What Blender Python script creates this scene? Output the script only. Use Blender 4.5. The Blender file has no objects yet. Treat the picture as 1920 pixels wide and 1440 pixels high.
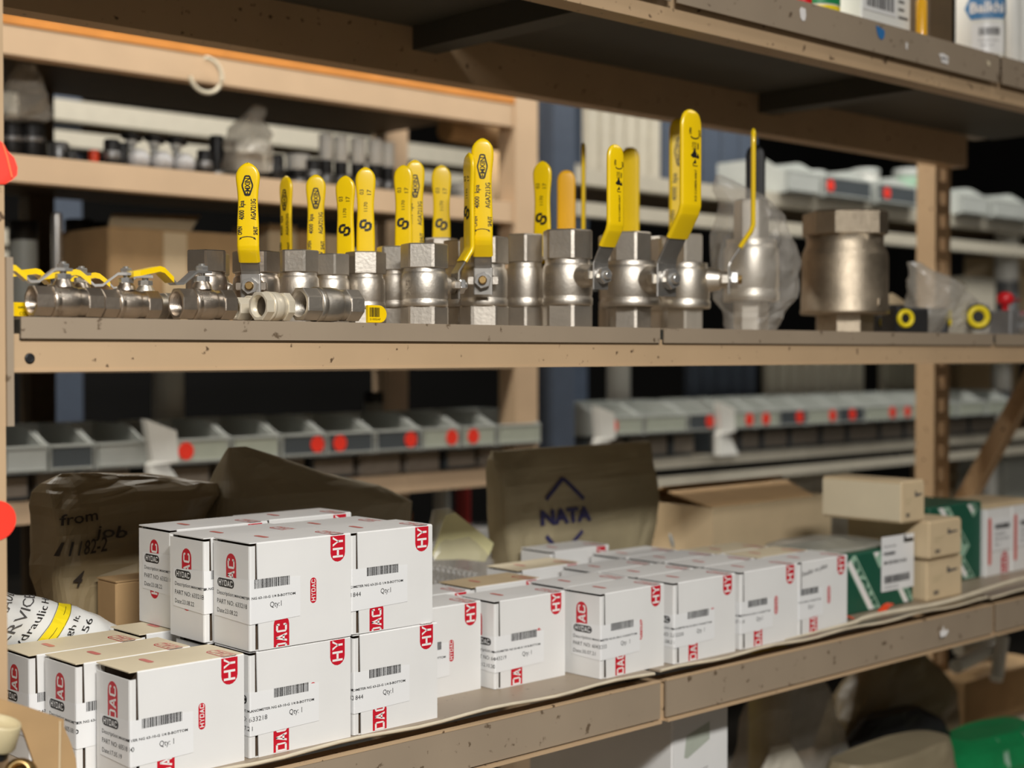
import bpy, math, random
from mathutils import Vector, Matrix, noise
from mathutils.bvhtree import BVHTree
random.seed(7)
SC = bpy.context.scene
COL = SC.collection
R = math.radians

# ------------------------------------------------------------------ camera
FPX = 2750.0; YAW = R(46.9); PITCH = R(1.208); CAMZ = 1.2
cam = bpy.data.cameras.new('camera'); camo = bpy.data.objects.new('camera', cam); COL.objects.link(camo)
cam.sensor_width = 36; cam.lens = FPX/1920*36; cam.clip_start = .05
camo.location = (0, 0, CAMZ); camo.rotation_euler = (math.pi/2-PITCH, 0, YAW-math.pi/2)
cam.dof.use_dof = True; cam.dof.focus_distance = 1.50; cam.dof.aperture_fstop = cam.lens/1000/.0125
cam.dof.aperture_blades = 0
SC.camera = camo
# ------------------------------------------------------------------ world, lamps, exposure
W = bpy.data.worlds.new('hall'); SC.world = W; W.use_nodes = True
W.node_tree.nodes['Background'].inputs[0].default_value = (.95, .92, .86, 1)
W.node_tree.nodes['Background'].inputs[1].default_value = .05
def area(name, loc, sx, sy, power, col, tgt=None):
    l = bpy.data.lights.new(name, 'AREA'); l.shape = 'RECTANGLE'; l.size = sx; l.size_y = sy; l.energy = power; l.color = col
    o = bpy.data.objects.new(name, l); COL.objects.link(o); o.location = loc
    if tgt:
        o.rotation_euler = (Vector(tgt)-Vector(loc)).to_track_quat('-Z', 'Y').to_euler()
    return o
area('aisle_strip_light', (-.12, -.85, 2.55), 1.3, .3, 114, (1, .98, .95))
area('aisle_strip_light', (3.2, .05, 3.3), 1.3, .3, 9, (1, .93, .84))
area('second_aisle_strip_light', (.9, 1.98, 3.0), 2.6, .3, 38, (1, .93, .83))
area('second_aisle_strip_light', (3.9, 1.98, 3.0), 2.6, .3, 40, (1, .97, .9))
area('far_aisle_strip_light', (1.6, 3.35, 3.2), 3.0, .3, 40, (1, .97, .9))
SC.view_settings.view_transform = 'Standard'; SC.view_settings.look = 'None'
SC.view_settings.gamma = 1; SC.view_settings.exposure = 0.5; SC.view_settings.use_curve_mapping = False

# ------------------------------------------------------------------ layout helper: where a sight line meets a plane
FW = Vector((math.cos(YAW)*math.cos(PITCH), math.sin(YAW)*math.cos(PITCH), -math.sin(PITCH)))
RT = Vector((math.sin(YAW), -math.cos(YAW), 0)); UP = RT.cross(FW); CC = Vector((0, 0, CAMZ))
def ray(u, v): return FW+RT*((u-960)/FPX)+UP*((720-v)/FPX)
def PY(u, v, y): d = ray(u, v); return CC+d*(y/d.y)
def PZ(u, v, z): d = ray(u, v); return CC+d*((z-CAMZ)/d.z)
def XY(u, y): return PY(u, 662, y).x
def ZV(u, v, y): return PY(u, v, y).z
def MPP(u, y): d = ray(u, 662); return (y/d.y)/FPX

# ------------------------------------------------------------------ materials
def lin(c): return tuple(((x/255)/12.92 if x/255 <= .04045 else ((x/255+.055)/1.055)**2.4) for x in c)
MATS = {}
def mat(name, rgb, rough=.5, metal=0, var=.08, scale=30, bump=0, alpha=1, spec=.5, spots=0, spotcol=None, coat=0, trans=0):
    m = bpy.data.materials.new(name); m.use_nodes = True; nt = m.node_tree; b = nt.nodes['Principled BSDF']
    c = lin(rgb)
    tc = nt.nodes.new('ShaderNodeTexCoord'); nz = nt.nodes.new('ShaderNodeTexNoise')
    nz.inputs['Scale'].default_value = scale; nz.inputs['Detail'].default_value = 5
    nt.links.new(tc.outputs['Object'], nz.inputs['Vector'])
    rp = nt.nodes.new('ShaderNodeValToRGB'); nt.links.new(nz.outputs['Fac'], rp.inputs['Fac'])
    rp.color_ramp.elements[0].position = .3; rp.color_ramp.elements[1].position = .7
    rp.color_ramp.elements[0].color = (*[x*(1-var) for x in c], 1); rp.color_ramp.elements[1].color = (*[min(1, x*(1+var)) for x in c], 1)
    out = rp.outputs['Color']
    if spots:
        n2 = nt.nodes.new('ShaderNodeTexNoise'); n2.inputs['Scale'].default_value = scale*9; n2.inputs['Detail'].default_value = 8
        nt.links.new(tc.outputs['Object'], n2.inputs['Vector'])
        r2 = nt.nodes.new('ShaderNodeValToRGB'); r2.color_ramp.elements[0].position = .67-spots*.1; r2.color_ramp.elements[1].position = .72-spots*.1
        nt.links.new(n2.outputs['Fac'], r2.inputs['Fac'])
        mx = nt.nodes.new('ShaderNodeMixRGB'); mx.inputs[2].default_value = (*lin(spotcol or (90, 70, 50)), 1)
        nt.links.new(r2.outputs['Color'], mx.inputs['Fac']); nt.links.new(out, mx.inputs[1]); out = mx.outputs['Color']
    nt.links.new(out, b.inputs['Base Color'])
    b.inputs['Roughness'].default_value = rough; b.inputs['Metallic'].default_value = metal; b.inputs['Alpha'].default_value = alpha
    b.inputs['Specular IOR Level'].default_value = spec; b.inputs['Coat Weight'].default_value = coat
    b.inputs['Transmission Weight'].default_value = trans
    if bump:
        bn = nt.nodes.new('ShaderNodeBump'); bn.inputs['Strength'].default_value = bump; bn.inputs['Distance'].default_value = .002
        n3 = nt.nodes.new('ShaderNodeTexNoise'); n3.inputs['Scale'].default_value = scale*6; n3.inputs['Detail'].default_value = 4
        nt.links.new(tc.outputs['Object'], n3.inputs['Vector'])
        nt.links.new(n3.outputs['Fac'], bn.inputs['Height']); nt.links.new(bn.outputs['Normal'], b.inputs['Normal'])
    MATS[name] = m; return m
mat('tan_paint', (186, 158, 124), .45, var=.05, scale=9, spots=.16, spotcol=(92, 72, 52))
mat('deck_paint', (152, 136, 116), .45, var=.06, scale=8, spots=.16, spotcol=(100, 84, 66))
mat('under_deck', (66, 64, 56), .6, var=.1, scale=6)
mat('worn_edge', (204, 192, 168), .5, var=.1)
mat('carton_white', (226, 225, 222), .5, var=.025, scale=14)
mat('carton_cream', (222, 208, 178), .55, var=.04, scale=12)
mat('carton_core', (74, 58, 42), .9, var=.25, scale=160)
mat('label_paper', (231, 231, 230), .35, var=.01)
mat('print_red', (196, 22, 42), .4, var=.04)
mat('print_pale_glare_red', (212, 120, 112), .4, var=.08)  # same red as the logos, paled for glare on the lids
mat('print_black', (22, 21, 22), .5, var=.1)
mat('print_grey', (84, 82, 82), .5, var=.1)
mat('print_white', (236, 232, 228), .4, var=.01)
mat('nickel', (206, 198, 186), .46, 1, var=.08, scale=45, bump=.12)
mat('nickel_dark', (196, 184, 170), .36, 1, var=.12, scale=40, bump=.1)
mat('nickel_pale', (228, 220, 206), .42, 1, var=.05, scale=40, bump=.08)
mat('nickel_cast', (176, 162, 142), .42, 1, var=.12, scale=70, bump=.35)
mat('steel_bright', (216, 214, 210), .26, .85, var=.06, scale=50)
mat('steel_bore', (110, 104, 98), .35, 1, var=.2, scale=90)
mat('brass', (176, 146, 96), .42, 1, var=.08)
mat('cream_coat', (224, 214, 192), .35, .35, var=.04)
mat('yellow_sleeve', (246, 206, 8), .3, var=.03, scale=20, coat=.3)
mat('amber_sleeve', (244, 180, 10), .35, var=.03, scale=20, coat=.3)
mat('black_sleeve', (14, 14, 15), .5, var=.2)
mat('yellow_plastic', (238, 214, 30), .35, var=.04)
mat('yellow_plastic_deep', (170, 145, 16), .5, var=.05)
mat('kraft', (172, 140, 98), .75, var=.08, scale=18)
mat('kraft_light', (206, 184, 148), .7, var=.05, scale=18)
mat('kraft_bag', (160, 148, 118), .62, var=.14, scale=9)
mat('kraft_bag_dark', (138, 122, 92), .36, var=.18, scale=8)
mat('grey_brown_bag', (146, 134, 108), .55, var=.1, scale=9)
mat('clear_film', (214, 208, 198), .22, var=.05, alpha=.30, spec=.8)
mat('cloudy_film', (196, 190, 178), .28, var=.1, alpha=.5, spec=.8)
mat('white_film', (226, 226, 222), .3, var=.05)
mat('ink_blue', (52, 50, 92), .6, var=.05)
mat('ink_marker', (40, 30, 22), .6, var=.1)
mat('fluoro_red', (255, 62, 44), .45, var=.03)
mat('fluoro_crease', (255, 140, 90), .45, var=.03)
mat('dark_red', (140, 34, 30), .5)
mat('green_carton', (22, 82, 62), .5, var=.06)
mat('green_bright', (18, 132, 74), .45, var=.08)
mat('green_pale', (150, 184, 160), .5, var=.05)
mat('bin_grey', (176, 180, 176), .45, var=.06, scale=12)
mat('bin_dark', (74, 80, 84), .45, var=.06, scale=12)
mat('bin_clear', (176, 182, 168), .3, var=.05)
mat('bin_front_shaded', (150, 140, 128), .6, var=.1)  # shade under the bin rows put into the colour
mat('grey_beam', (192, 186, 170), .5, var=.05)
mat('black_plastic', (26, 26, 27), .45, var=.2)
mat('dark_metal', (52, 52, 52), .4, .6, var=.15)
mat('grey_metal', (150, 150, 150), .35, .7, var=.1)
mat('white_plastic', (232, 232, 226), .4, var=.02)
mat('navy_plastic', (58, 70, 96), .5, var=.05)
mat('slate_blue', (70, 80, 96), .55, var=.06)
mat('red_plastic', (210, 24, 34), .35, var=.05)
mat('orange_plastic', (232, 72, 30), .4, var=.05)
mat('orange_board', (214, 140, 60), .6, var=.15, scale=10)
mat('teal_plastic', (40, 158, 136), .45)
mat('blue_sticker', (44, 112, 170), .45, var=.05)
mat('blue_logo', (74, 128, 176), .45, var=.06)
mat('timber_tan', (206, 178, 146), .55, var=.06, scale=8)
mat('brown_panel', (92, 74, 50), .6, var=.1)
mat('concrete', (72, 68, 62), .8, var=.1, scale=4)
mat('pale_wall', (100, 95, 88), .8, var=.06, scale=3)
mat('steel_dark', (168, 164, 158), .38, .85, var=.1, scale=40)
mat('wall_grey', (40, 39, 38), .85, var=.1, scale=2)
mat('hose_grey', (150, 162, 170), .35, .2, var=.08)
mat('hose_loop', (214, 206, 184), .4, var=.05)
mat('pale_yellow_paper', (226, 220, 168), .7, var=.05)
mat('beige_plastic', (192, 178, 140), .45, var=.06)
mat('ball_grey', (168, 168, 170), .35, var=.05)
mat('panel_grey', (166, 168, 160), .5, var=.05)

# ------------------------------------------------------------------ mesh builder
class MB:
    def __init__(s): s.v = []; s.f = []; s.m = []; s.sm = []; s.names = []
    def mi(s, n):
        if n not in s.names: s.names.append(n)
        return s.names.index(n)
    def add(s, vs, fs, m, smooth=False, M=None):
        k = len(s.v); i = s.mi(m)
        s.v += [tuple(M @ Vector(p)) if M else tuple(p) for p in vs]
        for f in fs: s.f.append([k+a for a in f]); s.m.append(i); s.sm.append(smooth)
    def box(s, a, b, m, M=None):
        x0, y0, z0 = a; x1, y1, z1 = b
        s.add([(x0,y0,z0),(x1,y0,z0),(x1,y1,z0),(x0,y1,z0),(x0,y0,z1),(x1,y0,z1),(x1,y1,z1),(x0,y1,z1)],
              [(3,2,1,0),(4,5,6,7),(0,1,5,4),(1,2,6,5),(2,3,7,6),(3,0,4,7)], m, False, M)
    def cbox(s, a, b, m, c=.002, M=None):          # box with chamfered vertical and top edges
        x0, y0, z0 = a; x1, y1, z1 = b
        def loop(i, z): return [(x0+c-0+i,y0+i,z),(x1-c-i,y0+i,z),(x1-i,y0+c+i,z),(x1-i,y1-c-i,z),(x1-c-i,y1-i,z),(x0+c+i,y1-i,z),(x0+i,y1-c-i,z),(x0+i,y0+c+i,z)]
        s.loft([loop(c*.6, z0), loop(0, z0+c), loop(0, z1-c), loop(c*.6, z1)], m, False, M=M)
    def loft(s, rows, m, smooth=True, closed=True, caps=True, M=None):
        n = len(rows[0]); vs = [p for r in rows for p in r]; fs = []
        for i in range(len(rows)-1):
            for j in range(n if closed else n-1):
                k = (j+1) % n; fs.append((i*n+j, i*n+k, (i+1)*n+k, (i+1)*n+j))
        s.add(vs, fs, m, smooth, M)
        if caps and closed:
            s.add(rows[0], [tuple(range(n))[::-1]], m, False, M); s.add(rows[-1], [tuple(range(n))], m, False, M)
    def lathe(s, prof, m, seg=32, M=None, smooth=True, caps=True):
        s.loft([[(r*math.cos(2*math.pi*j/seg), r*math.sin(2*math.pi*j/seg), z) for j in range(seg)] for r, z in prof], m, smooth, True, caps, M)
    def prism(s, n, r, z0, z1, m, ph=0, ch=.08, M=None, alt=None):      # n-sided nut with eased ends; r = corner radius
        def lp(q, z):
            if alt:
                out = []
                for j in range(n//2):
                    for dd in (-alt, alt):
                        a = ph+2*math.pi*(j/(n//2))+dd; out.append((q*math.cos(a), q*math.sin(a), z))
                return out
            return [(q*math.cos(ph+2*math.pi*j/n), q*math.sin(ph+2*math.pi*j/n), z) for j in range(n)]
        e = (z1-z0)*ch
        s.loft([lp(r*.95, z0), lp(r, z0+e), lp(r, z1-e), lp(r*.95, z1)], m, False, M=M)
    def tube(s, pts, r, m, seg=10, smooth=True):
        pts = [Vector(p) for p in pts]; rows = []; up = Vector((0, 0, 1))
        for i, p in enumerate(pts):
            t = (pts[min(i+1, len(pts)-1)]-pts[max(i-1, 0)]).normalized()
            a = t.cross(up if abs(t.z) < .95 else Vector((1, 0, 0))).normalized(); b = t.cross(a)
            rr = r[i] if isinstance(r, (list, tuple)) else r
            rows.append([tuple(p+a*rr*math.cos(2*math.pi*j/seg)+b*rr*math.sin(2*math.pi*j/seg)) for j in range(seg)])
        s.loft(rows, m, smooth)
    def poly(s, pts, m, fn=None): s.add([fn(*p) if fn else p for p in pts], [tuple(range(len(pts)))], m)
    def quad2(s, q, m, fn): s.add([fn(*p) for p in q], [tuple(range(len(q)))], m)
    def build(s, name, parent=None, loc=None, rot=None):
        me = bpy.data.meshes.new(name); me.from_pydata(s.v, [], s.f)
        for n in s.names: me.materials.append(MATS[n])
        me.polygons.foreach_set('material_index', s.m); me.polygons.foreach_set('use_smooth', s.sm); me.update()
        o = bpy.data.objects.new(name, me); COL.objects.link(o)
        if parent: o.parent = parent
        if loc: o.location = loc
        if rot: o.rotation_euler = rot
        return o
def tag(o, label, cat, group=None, kind=None):
    if label: o['label'] = label
    if cat: o['category'] = cat
    if group: o['group'] = group
    if kind: o['kind'] = kind
    return o
def thing(name, label, cat, loc=(0, 0, 0), rz=0, group=None, rot=None):
    o = bpy.data.objects.new(name, None); COL.objects.link(o); o.location = loc; o.empty_display_size = .02
    o.rotation_euler = rot if rot else (0, 0, rz)
    return tag(o, label, cat, group)
def lift(mb, origin):                                # shift a mesh so the thing's origin is its base
    o = Vector(origin); mb.v = [tuple(Vector(p)-o) for p in mb.v]; return mb

# lettering from the built-in font, normalised to cap height 1
TXT = {}
def glyphs(t, bold=0):
    k = (t, bold)
    if k not in TXT:
        c = bpy.data.curves.new('lettering', 'FONT'); c.body = t; c.resolution_u = 2; c.offset = bold; c.fill_mode = 'FRONT'
        o = bpy.data.objects.new('lettering', c); me = bpy.data.meshes.new_from_object(o)
        vs = [(v.co.x/.73, v.co.y/.73) for v in me.vertices]; fs = [tuple(p.vertices) for p in me.polygons]
        bpy.data.objects.remove(o); bpy.data.curves.remove(c); bpy.data.meshes.remove(me)
        x0 = min([p[0] for p in vs] or [0]); x1 = max([p[0] for p in vs] or [1])
        TXT[k] = ([(a-x0, b) for a, b in vs], fs, x1-x0)
    return TXT[k]
def text(mb, t, h, m, fn, width=None, bold=0, xs=1.0, center=False):
    """fn(a,b): a along the line, b up, both in metres"""
    vs, fs, w = glyphs(t, bold)
    sx = width/w if width else h*xs
    off = -w*sx/2 if center else 0
    mb.add([fn(a*sx+off, b*h) for a, b in vs], fs, m)
    return w*sx
def stadium(a0, a1, hw, r0=True, r1=True, n=8):
    pts = []
    if r0: pts += [(a0+hw-hw*math.sin(math.pi*i/n), hw*math.cos(math.pi*i/n)) for i in range(n+1)]
    else: pts += [(a0, hw), (a0, -hw)]
    if r1: pts += [(a1-hw+hw*math.sin(math.pi*i/n), -hw*math.cos(math.pi*i/n)) for i in range(n+1)]
    else: pts += [(a1, -hw), (a1, hw)]
    return pts
# block letters of the carton logo; each letter is a list of quads in a 0..1 by 0..1 cell
LET = {
 'H': [[(0,0),(.22,0),(.22,1),(0,1)],[(.78,0),(1,0),(1,1),(.78,1)],[(.2,.4),(.8,.4),(.8,.6),(.2,.6)]],
 'Y': [[(.39,0),(.61,0),(.61,.5),(.39,.5)],[(.39,.5),(.61,.38),(.24,1),(0,1)],[(.39,.38),(.61,.5),(1,1),(.76,1)]],
 'D': [[(0,0),(.22,0),(.22,1),(0,1)],[(.2,0),(.85,0),(.85,.18),(.2,.18)],[(.2,.82),(.85,.82),(.85,1),(.2,1)],[(.8,.0),(1,.15),(1,.85),(.8,1)]],
 'A': [[(0,0),(.24,0),(.6,1),(.4,1)],[(.76,0),(1,0),(.6,1),(.4,1)],[(.2,.22),(.8,.22),(.74,.4),(.26,.4)]],
 'C': [[(0,.12),(.22,.0),(.22,1),(0,.88)],[(.2,0),(.88,0),(.88,.18),(.2,.18)],[(.2,.82),(.88,.82),(.88,1),(.2,1)],[(.78,0),(1,.12),(1,.32),(.78,.32)],[(.78,.68),(1,.68),(1,.88),(.78,1)]],
}
def logo(mb, word, a0, lw, lh, gap, m, fn, amin=.0008):
    a = a0
    for ch in word:
        for q in LET[ch]: mb.quad2([(max(a+p[0]*lw, amin), (p[1]-.5)*lh) for p in q], m, fn)
        a += lw+gap
    return a
def barcode(mb, a0, a1, b0, b1, m, fn, seed=1, n=30):
    rr = random.Random(seed); a = a0; w = (a1-a0)/n
    while a < a1-w*.3:
        t = w*rr.choice([.35, .35, .6, .95]); mb.quad2([(a, b0), (min(a+t, a1), b0), (min(a+t, a1), b1), (a, b1)], m, fn)
        a += t+w*rr.choice([.3, .3, .45])

# ------------------------------------------------------------------ setting
def struct(name, mb): o = mb.build(name); o['kind'] = 'structure'; return o
b = MB(); b.box((-3, -3, -.1), (12, 12, 0), 'concrete'); struct('floor', b)
b = MB(); b.box((-3, 7.5, 0), (12, 7.6, 4.6), 'wall_grey'); struct('wall_back', b)
b = MB(); b.box((-3, -2.4, 0), (6, -2.3, 2.7), 'pale_wall'); struct('wall_bounce', b)  # unseen wall added behind the camera for the metal valves to reflect
b = MB(); b.box((11.9, -3, 0), (12, 7.5, 4.6), 'wall_grey'); struct('wall_right', b)

# ------------------------------------------------------------------ the near rack
DK, MD, TP = .804, 1.231, 1.6785            # deck heights of the three shelves
S0, S1, S2, S3 = .548, 1.374, 2.187, 3.01   # panel seams
BK = 1.70
rack = thing('shelving_rack', 'near tan steel shelving rack carrying the ball valves and white cartons', 'shelving', (.5, 1.2, 0))
def rpart(name, mb, lab=None):
    o = lift(mb, (.5, 1.2, 0)).build(name, rack)
    if lab: o['label'] = lab
    return o
def post(x0, x1, y0, y1, slots):
    b = MB(); b.box((x0, y0, 0), (x1, y0+.003, 2.6), 'tan_paint')                     # face
    for xa, xb in ((x0, x0+.003), (x1-.003, x1)):                                     # slotted cheeks
        b.box((xa, y0+.003, 0), (xb, y0+.013, 2.6), 'tan_paint'); b.box((xa, y1-.010, 0), (xb, y1, 2.6), 'tan_paint')
        z = 0
        while z < 2.6:
            b.box((xa, y0+.013, z), (xb, y1-.010, z+(.022 if slots else .05)), 'tan_paint'); z += .05
    return rpart('upright_post', b)
post(.470, .5345, 1.198, 1.245, True); post(.470, .5345, 1.655, 1.70, True)
post(3.012, 3.06, 1.198, 1.245, True)
b = MB(); px0, px1, py0, py1 = 2.835, 2.897, 1.692, 1.738                              # rear right post: plain cheeks, slotted face
b.box((px0, py0, 0), (px0+.003, py1, 2.6), 'tan_paint'); b.box((px1-.003, py0, 0), (px1, py1, 2.6), 'tan_paint')
b.box((px0+.003, py0, 0), (px0+.018, py0+.003, 2.6), 'tan_paint'); b.box((px1-.018, py0, 0), (px1-.003, py0+.003, 2.6), 'tan_paint')
for i in range(52): b.box((px0+.018, py0, i*.05), (px1-.018, py0+.003, i*.05+.022), 'tan_paint')
rpart('upright_post', b)
b = MB(); b.box((.5345, 1.1945, 1.138), (.5405, 1.1985, 1.281), 'deck_paint'); b.box((.5345, 1.1985, 1.138), (.5365, 1.232, 1.281), 'deck_paint'); rpart('beam_bracket', b)
b = MB(); b.box((.5345, 1.1945, .72), (.5405, 1.1985, .85), 'deck_paint'); rpart('beam_bracket', b)
def beam(z0, z1, y0, y1): b = MB(); b.box((.5405, y0, z0), (3.011, y1, z1), 'tan_paint'); b.box((.5405, y0-.0012, z0), (3.011, y0, z0+.002), 'tan_paint'); return rpart('beam', b)
beam(1.184, 1.2165, 1.2005, 1.236); beam(.742, .788, 1.2005, 1.236); beam(1.608, 1.655, 1.2045, 1.236)
for z, h in ((DK, .06), (MD, .042), (TP, .076)): b = MB(); b.box((.5405, 1.655, z-h), (2.90, 1.69, z-.0068), 'tan_paint'); rpart('rear_beam', b)
b = MB(); b.lathe([(.0045, -.0012), (.0045, .0004), (.0028, .0009), (.0026, .0007)], 'black_plastic', 16, Matrix.Translation((.557, 1.1998, 1.1955)) @ Matrix.Rotation(R(90), 4, 'X')); rpart('beam_bolt_hole', b)  # black disc stands in for the dark inside the hole
# decks: middle shelf
for x0, x1 in ((S0, S1-.004), (S1+.004, S2-.005), (S2+.005, S3)):
    b = MB(); b.box((x0, 1.1965, MD-.0022), (x1, BK, MD), 'deck_paint'); b.box((x0, 1.1965, MD-.0185), (x1, 1.1985, MD-.0022), 'deck_paint')
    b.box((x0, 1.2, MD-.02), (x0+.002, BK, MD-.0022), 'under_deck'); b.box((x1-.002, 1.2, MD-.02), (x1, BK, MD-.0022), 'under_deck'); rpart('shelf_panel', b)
# lower shelf: deck sheets and the deep lipped fascia strips
for x0, x1 in ((.5405, S1-.006), (S1+.006, S2-.006), (S2+.006, S3)):
    b = MB(); b.box((x0, 1.2045, DK-.0025), (x1, BK, DK), 'deck_paint')
    n = 24; pts = [(x0+(x1-x0)*i/n, 1.2035, DK-.001+.0016*math.sin(i*1.1+x0*5)) for i in range(n+1)]
    b.tube(pts, .0021, 'worn_edge', 6); rpart('shelf_panel', b)
    b = MB(); b.box((x0, 1.1935, .7475), (x1, 1.1965, .793), 'deck_paint'); b.box((x0, 1.1930, .7925), (x1, 1.2, .7945), 'tan_paint')
    b.box((x0, 1.1905, .742), (x1, 1.2005, .7455), 'tan_paint'); rpart('fascia_strip', b)
# top shelf
for x0, x1 in ((S0, S1+.012), (S1+.024, S2+.004), (S2+.014, S3)):
    b = MB(); b.box((x0, 1.1935, TP-.0025), (x1, BK, TP), 'deck_paint'); b.box((x0, 1.1935, TP-.0445), (x1, 1.196, TP-.0025), 'deck_paint')
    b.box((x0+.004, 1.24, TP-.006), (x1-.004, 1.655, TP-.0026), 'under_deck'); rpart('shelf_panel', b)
for z, h in ((TP, .040), (MD, .03), (DK, .04)):
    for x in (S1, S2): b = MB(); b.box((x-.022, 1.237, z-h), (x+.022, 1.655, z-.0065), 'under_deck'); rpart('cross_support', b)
b = MB()                                                                               # diagonal brace of the right end frame
p0, p1 = Vector((2.93, 1.72, .80)), Vector((2.93, 1.26, 1.60))
M = Matrix.Translation(p0) @ (p1-p0).to_track_quat('Z', 'X').to_matrix().to_4x4()
b.box((-.024, -.012, .02), (.024, -.009, (p1-p0).length), 'tan_paint', M); b.box((-.024, -.009, .02), (-.021, .02, (p1-p0).length), 'tan_paint', M)
rpart('diagonal_brace', b)
# bottom shelf under the lower one
b = MB(); b.box((.5405, 1.2, .395), (3.01, BK, .42), 'deck_paint'); rpart('shelf_panel', b)
# bits stuck to the rack
def sticker(name, label, u, v, y, r, m, pts=None, t=.0005, cat='sticker'):
    c = PY(u, v, y); q = MB(); P = pts or [(r*math.cos(2*math.pi*i/28), r*math.sin(2*math.pi*i/28)) for i in range(28)]
    q.loft([[(a, -t, bb) for a, bb in P], [(a, 0, bb) for a, bb in P]], m, False)
    o = q.build(name, None, c); tag(o, label, cat); return o
sticker('dot_sticker', 'fluorescent red round sticker on the left post beside the white cartons', -6, 976, 1.1975, .0168, 'fluoro_red')
q = MB(); c = PY(0, 305, 1.1975)
P = [(-.02,-.013),(-.004,-.0185),(.004,-.0178),(.0095,-.014),(.0138,-.0095),(.0142,-.003),(.0115,.005),(.006,.0105),(.003,.016),(-.002,.0195),(-.02,.019)]
q.loft([[(a, -.0006-.002*max(0, a)/.014, z) for a, z in P], [(a, 0-.002*max(0, a)/.014, z) for a, z in P]], 'fluoro_red', False)
o = q.build('dot_sticker', None, c); tag(o, 'crumpled fluorescent red sticker on the left post near the upper shelf', 'sticker')
q = MB(); q.tube([(.002, -.0014, .016), (.0055, -.0022, .004), (.0092, -.0028, -.012)], .0007, 'fluoro_crease', 6); q.build('fold_crease', o)
sticker('paint_chip', 'torn white and blue sticker scrap on the top shelf lip', 1505, 28, 1.193, .008, 'print_white', [(-.007,.006),(-.005,-.004),(-.001,-.008),(.005,-.007),(.007,.0),(.006,.009),(-.004,.010)])
sticker('dot_sticker', 'half blue round sticker on the top shelf lip under the barcode carton', 1651, 60, 1.193, .01, 'blue_sticker', [(-.0115,.008),(-.0095,-.001),(-.005,-.008),(.002,-.011),(.008,-.008),(.0105,-.001),(.0095,.004)])
sticker('paint_chip', 'tiny white paint chip on the top shelf lip', 1700, 86, 1.193, .003, 'print_white', [(-.002,.005),(-.002,-.004),(.0015,-.006),(.0022,.004)])
o = sticker('paper_label', 'small torn white label with print on the top shelf lip', 1770, 108, 1.193, .008, 'print_white', [(-.016,.0035),(-.010,-.001),(-.007,-.008),(.011,-.009),(.012,.003),(-.004,.006)])
q = MB(); text(q, 'MOTO', .005, 'print_grey', lambda a, bb: (a-.008, -.0009, bb-.004), width=.017, bold=.02); q.build('label_text', o)
sticker('paint_chip', 'cream paint chip on the top shelf lip near the white tubes', 1853, 118, 1.193, .003, 'carton_cream', [(-.005,.004),(-.002,-.004),(.004,-.005),(.005,.002)])
sticker('paint_chip', 'white paper scrap stuck to the lower fascia under the tan cartons', 1770, 1186, 1.190, .003, 'print_white', [(-.012,.003),(-.010,-.006),(.004,-.006),(.012,.0),(.010,.004),(.001,.002),(-.002,.010),(-.005,.004)])
# white cable lying along the lower shelf edge
q = MB(); pts = []
for i in range(40):
    u = 1470+i*13; v = 1201-(u-1470)*.249+(4*math.sin(u/45) if u > 1600 else 0); p = PY(u, v, 1.203); pts.append((p.x, 1.2005, max(p.z, DK-.004)+.0015))
q.tube(pts, [.0012+.0026*min(1, i/14) for i in range(40)], 'worn_edge', 8); tag(lift(q, pts[0]).build('edge_cable', None, pts[0]), 'off-white cable lying along the right front edge of the lower shelf', 'cable')

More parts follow.
